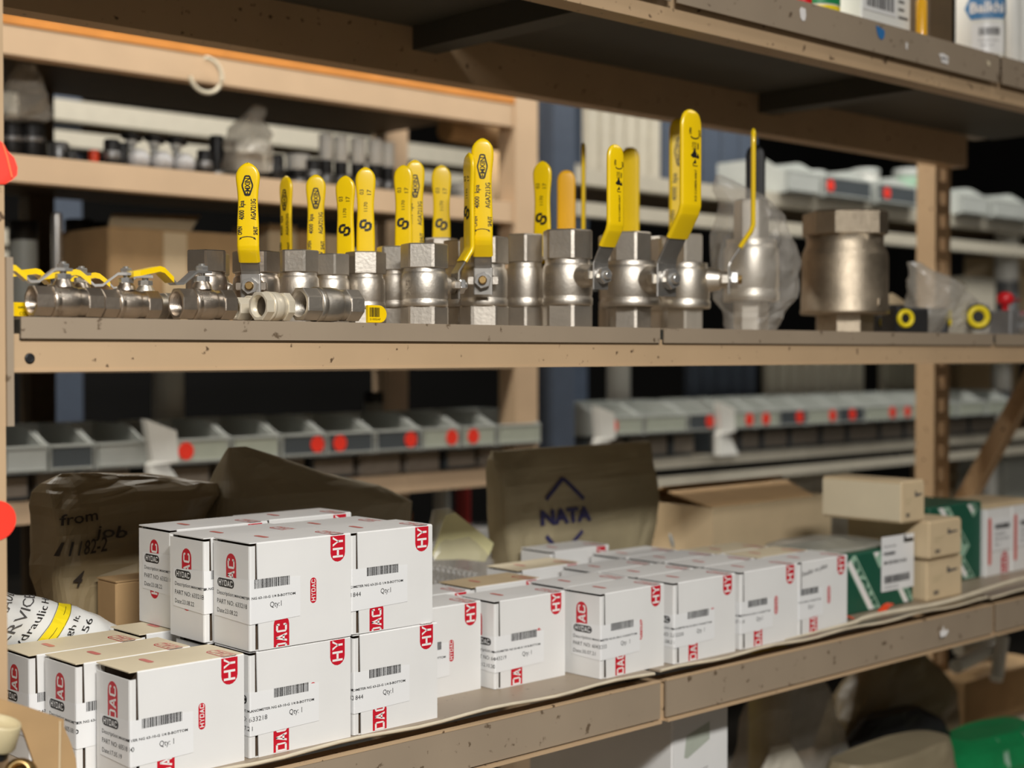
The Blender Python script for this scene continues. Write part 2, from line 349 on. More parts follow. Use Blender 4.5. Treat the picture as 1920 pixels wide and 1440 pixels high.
# ------------------------------------------------------------------ gauge cartons
BL, BW, BH = .119, .063, .1045
def carton(x, y, z, label, rz=0, part='633218', date='23.08.22', desc='MANOMETER NG 63-10-G 1/4 B-BOTTOM', qty='Qty:1', ls=-.057, lz=.40,
           end=True, side=True, top=True, L=BL, W=BW, H=BH, tone='carton_white', toptone=None, seed=1, scrawl=None, group='white gauge cartons', gap=0):
    t = thing('gauge_carton', label, 'box', (x, y, z), R(rz), group)
    g = .0012; rr = random.Random(seed)
    b = MB(); b.box((.0085, g+.002, .0008), (L-.0006, W-g, H-g), 'carton_core'); b.box((.004, W-g, 0), (L, W, H-g), tone); b.box((L-.0006, g, 0), (L, W-g, H-g), tone)
    b.box((.004, g, 0), (L, W-g, .0008), tone); b.build('carton_body', t)
    # lid: one sheet folded over the long top edge
    b = MB(); tt = toptone or tone; sag = rr.uniform(0, .0012)
    b.loft([[(.0004, W, H-g), (.0004, W, H), (L, W, H), (L, W, H-g)], [(.0004, W*.5, H-g), (.0004, W*.5, H-sag*.2), (L, W*.5, H), (L, W*.5, H-g)], [(.0004, .0016, H-g), (.0004, .0016, H-sag), (L, .0016, H), (L, .0016, H-g)]], tt, False)
    b.build('top_flap', t)
    b = MB(); w = .0092; k = .0014*rr.random()
    b.loft([[(w+k, 0, 0), (L, 0, 0), (L, g, 0), (w+k, g, 0)], [(w, 0, H*.5), (L, 0, H*.5), (L, g, H*.5), (w, g, H*.5)],
            [(w-.001, 0, H-.0016), (L, 0, H-.0016), (L, g, H-.0016), (w-.001, g, H-.0016)], [(w-.001, .0008, H-.0004), (L, .0008, H-.0004), (L, g, H-.0004), (w-.001, g, H-.0004)]], tone, False)
    b.build('side_panel', t)
    b = MB(); zt = H-.0036-gap                                                   # end flap with its tuck-in return, rounded corner
    lp = [(0, W-.0005), (0, .0022), (.0007, .0009), (.0022, .0003), (.0066, .0006), (.0066, .0016), (.0024, .0013), (.0012, .0028), (.0012, W-.0005)]
    b.loft([[(p[0], p[1], zz) for p in lp] for zz in (.0005, zt)], tone, False); b.build('end_flap', t)
    red = MB()
    def rot_side(xc, off): return lambda a, bb: (xc-bb, -off, a)
    def rot_end(yc, off): return lambda a, bb: (-off, yc+bb, a)
    if side:
        red.poly([(a, bb) for a, bb in stadium(.735*H, H-.0016, .0092, True, False)], 'print_red', rot_side(.865*L, .00012))
        logo(red, 'HY', .735*H+.0042, .0100, .0128, .0015, 'print_white', rot_side(.865*L, .00022)); red.build('corner_logo', t); red = MB()
        red.poly(stadium(.001, .30*H, .0092, False, True), 'print_red', rot_side(.30*L, .00012))
        logo(red, 'DAC', -.0042 if z > DK+.05 else .0012, .0084, .0128, .0013, 'print_white', rot_side(.30*L, .00022)); red.build('base_logo', t); red = MB()
        red.poly(stadium(.37*H, .612*H, .0037), 'print_red', rot_side(.615*L, .00012))
        logo(red, 'HYDAC', .37*H+.0022, .0038, .0048, .0007, 'print_white', rot_side(.615*L, .00022)); red.build('small_logo', t); red = MB()
    if end:
        red.poly(stadium(.27*H, .875*H, .0092), 'print_red', rot_end(.50*W, .00012))
        logo(red, 'HYDAC', .27*H+.0045, .0098, .0125, .0014, 'print_white', rot_end(.50*W, .00022)); red.build('end_logo', t); red = MB()
    if top:
        ft = lambda xc, off: (lambda a, bb: (xc-bb, a, H+off))
        for aa, bb_ in ((stadium(-.0, .034, .0085, False, True), 'print_red'), (stadium(-.001, .0325, .0072, False, True), tt)):
            red.poly(aa, bb_, ft(.865*L, .0001 if bb_ == 'print_red' else .00018))
        logo(red, 'DAC', .0015, .0088, .0110, .0012, 'print_pale_glare_red', ft(.865*L, .0003)); red.build('lid_logo', t); red = MB()  # lid letters paled, glare put into the print colour
        red.poly(stadium(.024, .046, .0032), 'print_pale_glare_red', ft(.30*L, .00025)); red.build('lid_mark', t)
    if side or end:
        zc = H*(1-lz); z1 = zc+.070*H; z0 = zc-.34*H; s0 = max(ls-.004, -W+.002); s1 = ls+.116
        fold = lambda off: (lambda s, zz: (s, -off, zz) if s >= .0012 else ((-off, -s+.0012, zz) if s <= -.0012 else (-off*.7+(s+.0012)*.2, .0012-s*.5-.0009, zz)))
        F = fold(.0004); b = MB(); ss = sorted(set([s0, -.0013, 0, .0013, s1]))
        b.loft([[F(s, z0+(.002 if s in (s0, s1) else 0)), F(s, z1-(.002 if s in (s0, s1) else 0))] for s in ss if s0 <= s <= s1], 'label_paper', False, closed=False)
        lab = b.build('label_sheet', t)
        b = MB(); F2 = fold(.00055)
        if end:
            b.poly(stadium(ls+.0005, ls+.031, .0044), 'print_black', lambda a, bb: F2(a, zc+bb) if ls < -.034 else F2(a, zc+bb))
            F3 = fold(.0007); logo(b, 'HYDAC', ls+.0032, .0044, .0058, .0008, 'label_paper', lambda a, bb: F3(a, zc+bb), -9)
        text(b, 'Description:', .0041, 'print_black', lambda a, bb: F2(ls+a, zc-.0122+bb), width=.031)
        text(b, desc, .0025, 'print_black', lambda a, bb: F2(ls+.032+a, zc-.0120+bb), width=.078, bold=.02)
        text(b, 'PART NO: '+part, .0048, 'print_black', lambda a, bb: F2(ls+a, zc-.0212+bb), width=.054)
        text(b, 'Date:'+date, .0046, 'print_black', lambda a, bb: F2(ls+a, zc-.0302+bb), width=.037)
        if side:
            barcode(b, ls+.062, ls+.104, zc-.0015, zc+.0075, 'print_black', F2, seed)
            text(b, qty, .0056, 'print_black', lambda a, bb: F2(ls+.080+a, zc-.0215+bb), xs=.85)
            if scrawl:
                text(b, scrawl, .007, 'print_grey', lambda a, bb: (.008+a, -.0006, H*.80+bb+a*.12), width=.06)
        b.build('label_text', lab)
    return t
Z1, Z2, Z3 = DK, DK+BH+.0004, DK+2*BH+.0008
ST = 'white gauge carton '
# bottom layer of the left stack
carton(.656, 1.212, Z1, ST+'with torn worn label, nearest one at the bottom left of the stack', .6, '6051810', '17.05.19', ls=-.050, lz=.50, seed=3, qty='Qty: 1', toptone='carton_cream', L=.123, gap=.004)
carton(.637, 1.279, Z1, ST+'part 6051810, second from front in the low left row', .8, '6051810', '23.07.18', ls=-.052, lz=.43, seed=4, toptone='carton_cream', L=.123)
carton(.622, 1.346, Z1, ST+'rearmost in the low left row beside the printed white bag', .8, '6051810', '23.07.18', ls=-.054, lz=.43, seed=5, toptone='carton_cream', L=.123)
carton(.785, 1.213, Z1, ST+'part 633218 dated 7.21, middle of the bottom front row', 0, '633218', '12.07.21', ls=-.034, lz=.45, qty='Qty: 1', seed=6, L=.122)
carton(.780, 1.280, Z1, ST+'at the bottom, hidden under the second upright end label', 0, end=True, side=False, seed=7)
carton(.752, 1.368, Z1, ST+'bottom layer, its open flap peeping out below the rear upper carton', 0, end=False, side=False, seed=8, toptone='carton_cream')
carton(.911, 1.213, Z1, ST+'with smudged brown stains on its label, right end of the bottom row', 0, '633844', '23.08.22', 'MANOMETER NG 63-25-G 1/4 B-BOTTOM', ls=-.042, lz=.44, seed=9, L=.113)
carton(.908, 1.280, Z1, ST+'bottom layer, behind the stained label carton', 0, end=False, side=False, seed=10)
carton(.908, 1.380, Z1, ST+'bottom layer, rear right corner of the left stack', 0, end=False, side=False, seed=11)
# upper layer of the left stack
carton(.785, 1.212, Z2, ST+'part 633218 on top of the stack, nearest to the aisle', 0, ls=-.057, lz=.41, seed=13, L=.122, H=.1065, W=.066)
carton(.776, 1.281, Z2, ST+'upper layer, middle of the three end labels', .3, ls=-.054, lz=.385, seed=14, L=.122, H=.1055, W=.066)
carton(.790, 1.371, Z2, ST+'upper layer, leftmost of the three end labels dated 23.08.22', .3, ls=-.052, lz=.325, seed=15, L=.122, H=.1050, W=.066)
carton(.909, 1.214, Z2, ST+'part ending 844, right end of the upper layer', 0, '633844', '23.08.22', 'MANOMETER NG 63-25-G 1/4 B-BOTTOM', ls=-.042, lz=.43, seed=17, L=.109, H=.1062)
carton(.903, 1.283, Z2, ST+'upper layer, middle of the right column showing only its lid', 0, side=False, end=False, seed=18, L=.112)
carton(.915, 1.385, Z2, ST+'upper layer, rear right lid with a thin red edge logo', 0, side=True, end=False, seed=19, L=.122)
# right hand group, front row
carton(1.032, 1.284, Z1, ST+'half hidden behind the left stack at its right end', 0, '633219', '09.10.20', 'MANOMETER NG 63-25-G 1/4 B-BOTTOM', ls=-.046, lz=.46, seed=21)
carton(1.158, 1.267, Z1, ST+'part 6043219 set back from the shelf edge', 0, '6043219', '12.10.20', 'MANOMETER NG 63-60-G 1/4 B-BOTTOM', ls=-.036, lz=.47, qty='Qty: 1', seed=22, L=.117)
carton(1.288, 1.219, Z1, ST+'with buckled corner, dated 30.07.2, standing proud of its row', 1.2, '6043333', '30.07.21', 'MANOMETER NG 63-100-G 1/4 B-BOTTOM', ls=-.044, lz=.44, qty='Qty:  1', seed=23, L=.119)
carton(1.418, 1.214, Z1, ST+'part 2352200 with a lifting label, third from the right', 0, '2352200', '12.08.21', 'MANOMETER NG 63-250-G 1/4 B-BOTTOM', ls=-.036, lz=.46, qty='Qty  1', seed=24, L=.124)
carton(1.553, 1.214, Z1, ST+'with bright white lifted label, second from the right', 0, '6007118', '11.02.22', 'MANOMETER NG 63-400-G 1/4 B-BOTTOM', ls=-.046, lz=.46, seed=25, L=.127)
carton(1.684, 1.215, Z1, ST+'with pencil scrawl above its label, right end of the row', 0, '6007118', '02.11.21', 'MANOMETER NG 63-400-G 1/4 B-BOTTOM', ls=-.058, lz=.44, seed=26, L=.118, scrawl='Swaller xu plate')
# rows behind
k = 31
for (x, y, lab, sd, tn) in (
  (1.075, 1.352, 'second row, lid showing between the left stack and the set back carton', True, None),
  (1.205, 1.362, 'second row, with a tan dusty lid behind the set back carton', True, 'kraft_light'),
  (1.292, 1.286, 'second row, directly behind the buckled carton', False, None),
  (1.345, 1.425, 'third row, dusty lid ahead of the printed diamond bag', True, 'carton_cream'),
  (1.418, 1.281, 'second row, directly behind part 2352200', False, None),
  (1.412, 1.348, 'third row, two behind part 2352200', False, None),
  (1.553, 1.281, 'second row, directly behind the bright lifted label', False, None),
  (1.547, 1.348, 'third row, two behind the bright lifted label', True, None),
  (1.540, 1.415, 'fourth row, three behind the bright lifted label', False, None),
  (1.672, 1.348, 'third row, cream lid at the rear right of the group', True, 'carton_cream'),
  (1.680, 1.281, 'second row, directly behind the pencil scrawl carton', True, 'carton_cream')):
    carton(x, y, Z1, ST+lab, random.Random(k).uniform(-.6, .6), end=False, side=sd, seed=k, toptone=tn); k += 1
carton(1.470, 1.490, Z1, ST+'rearmost, its end face with red logo in front of the diamond bag', -1, end=True, side=True, seed=50, H=.112)

# ------------------------------------------------------------------ ball valves
def polar(n, kind, r, ph=0):
    out = []
    for j in range(n):
        a = 2*math.pi*j/n
        if kind == 'o': q = r
        else:
            k = kind; st = 2*math.pi/k; d = ((a-ph) % st)-st/2; q = r*math.cos(st/2)/math.cos(d)
        out.append((q*math.cos(a), q*math.sin(a)))
    return out
def valve_body(H, rb, rh, mt, nsides=6, ph=0, bore=False, seg=48, ring=True, hx0=.23, hx1=.70):
    """hexagon ended valve body on the z axis from 0 to H"""
    b = MB(); L3 = lambda pts, z: [(p[0], p[1], z) for p in pts]
    hexr = lambda k, z: L3(polar(seg, nsides, rh*k, ph), z); rnd = lambda r, z: L3(polar(seg, 'o', r), z)
    b.loft([hexr(.95, 0), hexr(1, H*.012), hexr(1, H*hx0-.001), hexr(.97, H*hx0)], mt, False, caps=not bore)
    prof = [(rb*.80, H*hx0), (rb*.97, H*hx0), (rb*1.0, H*(hx0+.012)), (rb*1.0, H*(hx0+.075)), (rb*.965, H*(hx0+.085)), (rb*.965, H*(hx0+.10)), (rb*.985, H*(hx0+.115)),
            (rb*.985, H*.545), (rb*.975, H*.56), (rb*.96, H*.625), (rb*.90, H*.65), (rb*.88, H*.66), (rb*.88, H*hx1)]
    b.loft([rnd(r, z) for r, z in prof], mt, True, caps=False)
    b.loft([hexr(.97, H*hx1), hexr(1, H*hx1+.001), hexr(1, H*.985), hexr(.95, H)], mt, False, caps=not bore)
    b.add(hexr(.97, H*hx1), [tuple(range(seg))[::-1]], mt); b.add(hexr(.97, H*hx0), [tuple(range(seg))], mt)
    if bore:
        ri = rh*.70
        for z, d in ((0, 1), (H, -1)):
            rows = [hexr(.95, z), rnd(ri*1.06, z), rnd(ri, z+d*.002)]
            for i in range(9): rows += [rnd(ri*.96, z+d*(.003+i*.0016)), rnd(ri, z+d*(.0038+i*.0016))]
            rows += [rnd(ri*.93, z+d*.020), rnd(ri*.90, z+d*.03)]
            b.loft(rows, mt, False, caps=False); b.add(rnd(ri*.9, z+d*.03), [tuple(range(seg)) if d > 0 else tuple(range(seg))[::-1]], 'steel_bore')
    return b
def lever_path(z0, zb, top, off):
    """list of (outward offset, z): plate up from the stem, kink outwards, then straight up"""
    rise = off*1.65
    return [(0, z0), (0, zb), (off*.08, zb+rise*.12), (off*.92, zb+rise*.9), (off, zb+rise*1.05), (off, top)]
def loft_lever(b, path, wfn, th, m, d, x, s0, s1, n=28, smooth=True):
    """sweep a rounded strip along path between arc fractions s0..s1; d = outward, x = sideways"""
    L = [0]
    for i in range(len(path)-1): L.append(L[-1]+math.dist(path[i], path[i+1]))
    T = L[-1]
    def at(s):
        q = s*T
        for i in range(len(path)-1):
            if q <= L[i+1] or i == len(path)-2:
                f = (q-L[i])/(L[i+1]-L[i]); a, c = path[i], path[i+1]
                return Vector((a[0]+(c[0]-a[0])*f, a[1]+(c[1]-a[1])*f)), Vector((c[0]-a[0], c[1]-a[1])).normalized()
    ss = sorted(set([s0+(s1-s0)*i/n for i in range(n+1)]+[s for s in [(l/T) for l in L] if s0 < s < s1]+[s1-(s1-s0)*k for k in (.004, .012, .02, .05, .07)]))
    rows = []
    for s in ss:
        p, t = at(s); t = (at(max(s-.012, 0))[1]+at(min(s+.012, 1))[1]).normalized(); nrm = Vector((t.y, -t.x))    # nrm: outwards side
        w = wfn((s-s0)/(s1-s0), (s1-s)*T); e = min(th, w*.9); ring = []
        tk = th*min(1, .35+((s1-s)*T)/(th*2.2)) if smooth else th
        for (cx, cn) in ((-1, -.35), (-1, .35), (-1+e/w*.55, .88), (-1+e/w*1.3, 1), (1-e/w*1.3, 1), (1-e/w*.55, .88), (1, .35), (1, -.35), (1-e/w*.55, -.88), (1-e/w*1.3, -1), (-1+e/w*1.3, -1), (-1+e/w*.55, -.88)):
            q = p+nrm*(cn*tk); v = d*q.x+x*(cx*w)+Vector((0, 0, q.y)); ring.append(tuple(v))
        rows.append(ring)
    b.loft(rows, m, smooth)
    return T
def padlock(mb, a, bb, s, m, fn):
    q = [(a, bb-.5*s), (a+s*.8, bb-.5*s), (a+s*.8, bb+.5*s), (a, bb+.5*s)]; mb.quad2(q, m, fn)
    mb.quad2([(a+s*.8, bb-.35*s), (a+s*1.5, bb-.1*s), (a+s*1.5, bb+.1*s), (a+s*.8, bb+.35*s)], m, fn)
    mb.quad2([(a+s*.1, bb+.5*s), (a+s*.6, bb+.5*s), (a+s*.5, bb+.8*s), (a+s*.2, bb+.8*s)], m, fn)
def lever_print(b, style, L, w, fn):
    """fn(a,b): a up the lever from the bend 0..L, b sideways with letter tops at +b"""
    K = 'print_black'
    line = lambda pts, t: [b.quad2([(p[0]+n[0]*t, p[1]+n[1]*t), (q[0]+n[0]*t, q[1]+n[1]*t), (q[0]-n[0]*t, q[1]-n[1]*t), (p[0]-n[0]*t, p[1]-n[1]*t)], K, fn)
        for p, q in zip(pts, pts[1:]) for n in [((p[1]-q[1])/max(math.dist(p, q), 1e-9), (q[0]-p[0])/max(math.dist(p, q), 1e-9))]]
    def arc(a, s): line([(a+.10*s*math.sin(math.pi*i/6)-.05*s, (i/6-.5)*s) for i in range(7)], .022*s); \
        [b.quad2([(a-.05*s, e*s*.5), (a-.16*s, e*s*.55), (a-.08*s, e*s*.36)], K, fn) for e in (1, -1)]
    if style == 'aga':
        h = w*.23; a0, a1 = L*.605, L*.835
        line([(a0, -h*.42), (a0, h*.42), ((a0+a1)/2-h*.2, h), ((a0+a1)/2+h*.2, h), (a1, h*.42), (a1, -h*.42), ((a0+a1)/2+h*.2, -h), ((a0+a1)/2-h*.2, -h), (a0, -h*.42)], w*.035)
        text(b, 'EMXIN', h*1.1, K, lambda a, c: fn(a0+L*.012+a, c-h*.55), width=(a1-a0)*.84, bold=.02)
        text(b, '4000  kpa', w*.24, K, lambda a, c: fn(L*.31+a, w*.15+c), width=L*.23, bold=.015)
        text(b, 'AGA7213G', w*.24, K, lambda a, c: fn(L*.31+a, -w*.38+c), width=L*.25, bold=.015)
        text(b, 'OPEN', w*.20, K, lambda a, c: fn(L*.13+a, w*.25+c), width=L*.10, bold=.02); text(b, 'SHUT', w*.20, K, lambda a, c: fn(L*.13+a, -w*.46+c), width=L*.10, bold=.02)
        arc(L*.10, w*.7)
    elif style == 's':
        c = L*.37; h = w*.27; g = h*1.05
        line([(c-g*.9, h*.2), (c-g*.9, -h*.6), (c-g*.5, -h), (c+g*.4, -h), (c+g*.4, -h*.1)], w*.07)
        line([(c+g*.9, -h*.2), (c+g*.9, h*.6), (c+g*.5, h), (c-g*.4, h), (c-g*.4, h*.1)], w*.07)
        line([(c-g*.45, h*.1), (c+g*.45, -h*.1)], w*.06)
        text(b, '1170', w*.20, K, lambda a, cc: fn(L*.52+a, -w*.10+cc), width=L*.10)
        text(b, '03', w*.24, K, lambda a, cc: fn(L*.70+a, w*.10+cc), width=L*.055); text(b, '17', w*.24, K, lambda a, cc: fn(L*.70+a, -w*.30+cc), width=L*.055)
    elif style == 'losi':
        text(b, 'OPEN', w*.12, K, lambda a, c: fn(L*.735+a, w*.06+c), width=L*.07, bold=.02); text(b, 'SHUT', w*.12, K, lambda a, c: fn(L*.72+a, -w*.40+c), width=L*.07, bold=.02)
        line([(L*.715, w*.10), (L*.70, w*.02), (L*.694, -w*.10), (L*.70, -w*.22), (L*.712, -w*.30)], w*.022)
        text(b, 'LOSI', w*.17, K, lambda a, c: fn(L*.58+a, -w*.12+c), width=L*.075); line([(L*.575, -w*.16), (L*.66, -w*.16)], w*.010); line([(L*.585, -w*.26), (L*.65, -w*.26)], w*.025)
        padlock(b, L*.495, -w*.09, w*.22, K, fn); padlock(b, L*.49, -w*.26, w*.11, K, fn)
        line([(L*.41, -w*.24), (L*.41, -w*.02), (L*.44, -w*.02), (L*.44, -w*.16)], w*.014); padlock(b, L*.435, -w*.12, w*.10, K, fn)
        text(b, 'R132 G 2100KPA AS4617', w*.11, K, lambda a, c: fn(L*.04+a, -w*.20+c), width=L*.33, bold=.015)
def valve(label, u, y, vtop, wpx, th=0, vlev=None, lw=.022, style=('aga', 's'), sleeve='yellow_sleeve', mt='nickel', hexk=.56, bodyk=.54, sides=6, ph=None,
          stem=.5, kink=.018, emboss=None, name='ball_valve', lever=True, closed=False, dx=0, group='standing ball valves', sz=1.0, waist=True, ext=0):
    x = XY(u, y)+dx; k = MPP(u, y); H = ZV(u, vtop, y)-MD; Wm = wpx*k
    t = thing(name, label, 'valve', (x, y, MD), 0, group)
    tow = Vector((-x, -y, 0)).normalized(); rgt = Vector((-tow.y, tow.x, 0))          # towards the aisle camera spot, and its right
    d = (tow*math.cos(R(th))+rgt*math.sin(R(th))).normalized(); sx = Vector((-d.y, d.x, 0))   # sx: right hand seen from outside
    rb = Wm*bodyk; rh = Wm*hexk
    if ph is None: ph = math.atan2(d.y, d.x)+math.pi/sides
    valve_body(H, rb, rh, mt, sides, ph).build('valve_body', t)
    if emboss:
        b = MB(); ang0 = math.atan2(tow.y, tow.x)-R(34)
        def fe(a, c):
            q = ang0-c/rb; rr = rb*.985+.0007; return (rr*math.cos(q), rr*math.sin(q), H*.36+a)
        text(b, emboss, H*.10, mt, fe, width=H*.20, bold=.02); b.build('cast_mark', t)
    if not lever: return t
    zs = H*stem; r0 = rb; ss = rb/.028*sz
    Md = Matrix.Translation((0, 0, zs)) @ d.to_track_quat('Z', 'Y').to_matrix().to_4x4()
    b = MB(); g = .0095*ss
    b.lathe([(g*1.5, r0*.8), (g*1.25, r0+ext), (g*1.25, r0+ext+.002*ss), (g, r0+ext+.004*ss), (g, r0+ext+.010*ss)], mt, 24, Md)
    b.cbox((-g*1.9, -g*.5, r0+ext+.004*ss), (-g*.9, g*.5, r0+ext+.012*ss), mt, .001, Md); b.cbox((g*.9, -g*.5, r0+ext+.004*ss), (g*1.9, g*.5, r0+ext+.012*ss), mt, .001, Md)
    b.build('stem_gland', t)
    r0 += ext; pl = r0+.012*ss; thk = .0014*ss
    zt = ZV(u, vlev, y+d.y*.03)-MD if vlev else H+.08
    b = MB(); dn = d; up = Vector((0, 0, 1))
    z0 = zs-g*1.7; zb = zs+g*1.5; path = lever_path(z0, zb, zt, kink*ss)
    path = [(p[0]+pl, p[1]) for p in path]
    tot = sum(math.dist(path[i], path[i+1]) for i in range(5)); lo = math.dist(path[0], path[1])+math.dist(path[1], path[2])+.45*math.dist(path[2], path[3])
    sfr = lo/tot
    plate = MB(); hw = lw*.44
    loft_lever(plate, path, lambda f, r: hw*(1.08 if f < .5 else 1), thk, 'steel_dark', d, sx, 0, min(1, sfr+.08), 14, False)
    po = plate.build('lever_plate', t)
    sl = MB(); arch = lw*.62
    def wf(f, r):
        w = lw*.5
        if waist: w *= 1-.10*math.exp(-((f-.60)/.16)**2)+.10*math.exp(-((f-.86)/.10)**2)
        if r < arch: w *= max(.12, math.sqrt(max(0, 1-((arch-r)/arch)**2)))**(1.25 if waist else .8)
        return w
    T = loft_lever(sl, path, wf, .0030*ss**.5, sleeve, d, sx, sfr, 1)
    so = sl.build('lever_sleeve', t)
    b = MB(); zbend = path[4][1]; Ls = zt-zbend; off = kink*ss+pl
    th2 = .0030*ss**.5
    if style[0]:
        lever_print(b, style[0], Ls, lw, lambda a, c: tuple(d*(off+th2+.0004)+sx*(-c)+up*(zbend+a)))
    if style[1]:
        lever_print(b, style[1], Ls, lw, lambda a, c: tuple(d*(off-th2-.0004)+sx*(c)+up*(zbend+a)))
    if b.v: b.build('sleeve_print', so)
    b = MB(); e = pl+thk
    b.lathe([(g*.95, e-.001), (g*.95, e+.0012*ss)], 'steel_bright', 20, Md)
    b.prism(6, g*1.05, e+.0012*ss, e+.0085*ss, 'steel_bright', .3, .14, Md); b.build('lever_nut', t)
    b = MB(); b.lathe([(g*.52, e), (g*.52, e+.0120*ss), (g*.40, e+.0130*ss)], 'brass' if emboss is None and wpx < 120 else 'steel_bright', 16, Md); b.build('stem_end', t)
    if closed:
        for ch in (po, so):
            ch.rotation_euler = (0, 0, 0); ch.matrix_local = Matrix.Translation((0, 0, zs)) @ Matrix.Rotation(R(closed), 4, d) @ Matrix.Translation((0, 0, -zs))
    return t
V = 'ball valve '
# back row first
valve('back row '+V+'whose shadowed sleeve turns sideways behind the third hexagon', 590, 1.52, 476, 58, -52, 335)
valve('back row '+V+'with printed sleeve facing out between the third and fourth hexagons', 598, 1.46, 478, 60, -4, 330, lw=.0215)
valve('back row '+V+'with sleeve seen edge-on behind the leftmost tall lever', 402, 1.43, 476, 54, 74, 328)
valve('back row '+V+'with printed sleeve right of its twin above the wide hexagon', 776, 1.43, 462, 64, 2, 303, lw=.0215)
valve('back row '+V+'with lone sleeve marked 1170, left of the bent lever', 828, 1.445, 447, 56, 180, 307, lw=.024)
valve('back row '+V+'with plain amber sleeve, no print, behind the DN25 hexagon', 1056, 1.43, 436, 74, 176, 314, lw=.026, style=(None, None), sleeve='amber_sleeve', waist=False)
valve('back row '+V+'with thin edge-on sleeve leaning right beside the amber one', 1022, 1.53, 448, 60, 86, 263, lw=.026, style=(None, None), kink=.022, waist=False)
valve('back row '+V+'with plain sleeve behind the printed LOSI lever', 1168, 1.42, 442, 84, 172, 268, lw=.028, style=(None, None), waist=False)
valve('back row '+V+'with tall sleeve half hidden behind the biggest lever', 1258, 1.47, 446, 92, 8, 232, lw=.030, waist=False)
valve('back row '+V+'with sleeve close behind the bent lever', 862, 1.36, 452, 62, 150, 283, lw=.024)
# front rows, left to right
valve('dark grey '+V+'standing behind the lying valves, no lever showing', 388, 1.335, 470, 72, 150, mt='nickel_dark', lever=False)
valve('leftmost tall '+V+'with printed lever facing out and dark hexagon nut', 481, 1.325, 472, 82, -9, 311, lw=.0225, mt='nickel_dark')
valve(V+'with clean hexagon third from left, no lever showing', 560, 1.335, 470, 72, 165, lever=False)
valve(V+'with sleeve turned half away, behind the lying bright valve', 622, 1.345, 477, 64, 158, 325, lw=.0215)
valve(V+'with upright sleeve marked 1170 right of the lying bright valve', 686, 1.335, 473, 68, 180, 310, lw=.0215, emboss='DN20')
valve(V+'half hidden behind the wide hexagon valve, sleeve marked 1170', 742, 1.345, 463, 66, 168, 305, lw=.0215)
valve('wide hexagon '+V+'with lever bent out to its right', 796, 1.275, 458, 82, 112, 278, lw=.0235, emboss='DN25')
valve(V+'with the bright printed lever facing straight out, middle of the shelf', 908, 1.295, 445, 82, -2, 266, lw=.0235)
valve(V+'with sleeve turned half away, right of the bright printed lever', 984, 1.348, 440, 66, 153, 296, lw=.024)
valve('cast '+V+'marked DN25 with a LOSI lever bent out right', 1064, 1.285, 432, 88, 42, 276, lw=.0265, style=('losi', None), mt='nickel', emboss='DN25', waist=False, stem=.52, kink=.024, sz=.95, ext=.015)
valve('large '+V+'marked DN32 with the biggest wide yellow lever', 1182, 1.295, 436, 92, 45, 214, lw=.037, style=('losi', None), emboss='DN32', hexk=.44, bodyk=.60, waist=False, stem=.50, kink=.030, sz=1.0, ext=.009)
valve('large pale '+V+'with lever seen edge-on next to the bagged valve', 1284, 1.335, 440, 88, 88, 236, lw=.034, style=(None, None), mt='nickel_pale', hexk=.42, bodyk=.54, waist=False, stem=.53, kink=.026, sz=1.0, ext=.010)
valve('large pale '+V+'with black lever, wrapped in a clear bag', 1408, 1.36, 375, 84, 176, 262, lw=.030, style=(None, None), sleeve='black_sleeve', mt='nickel_pale', hexk=.40, bodyk=.62, waist=False, group='large valves')
# big check valve
x = XY(1583, 1.335); k = MPP(1583, 1.335); Hc = ZV(1583, 398, 1.335)-MD
t = thing('check_valve', 'largest cast check valve with wide octagonal cap and no lever', 'valve', (x, 1.335, MD))
b = MB(); rbm = 82*k
b.prism(8, 52*k*1.05, 0, Hc*.16, 'nickel_cast', R(20), .06)
b.lathe([(rbm*.8, Hc*.15), (rbm*.98, Hc*.155), (rbm, Hc*.17), (rbm, Hc*.19), (rbm*.985, Hc*.20), (rbm*.985, Hc*.30), (rbm*.975, Hc*.305), (rbm*.975, Hc*.62), (rbm*.955, Hc*.66), (rbm*.87, Hc*.73), (rbm*.87, Hc*.80), (rbm*.8, Hc*.81)], 'nickel_cast', 56)
b.prism(8, rbm*.98, Hc*.80, Hc, 'nickel_cast', R(8), .06, alt=R(14)); b.build('valve_body', t)
b = MB(); b.cbox((-.004, -.0025, 0), (.004, .0025, .012), 'nickel_cast', .001, Matrix.Translation((rbm*.97*math.cos(R(-95)), rbm*.97*math.sin(R(-95)), Hc*.22))); b.build('casting_lug', t)

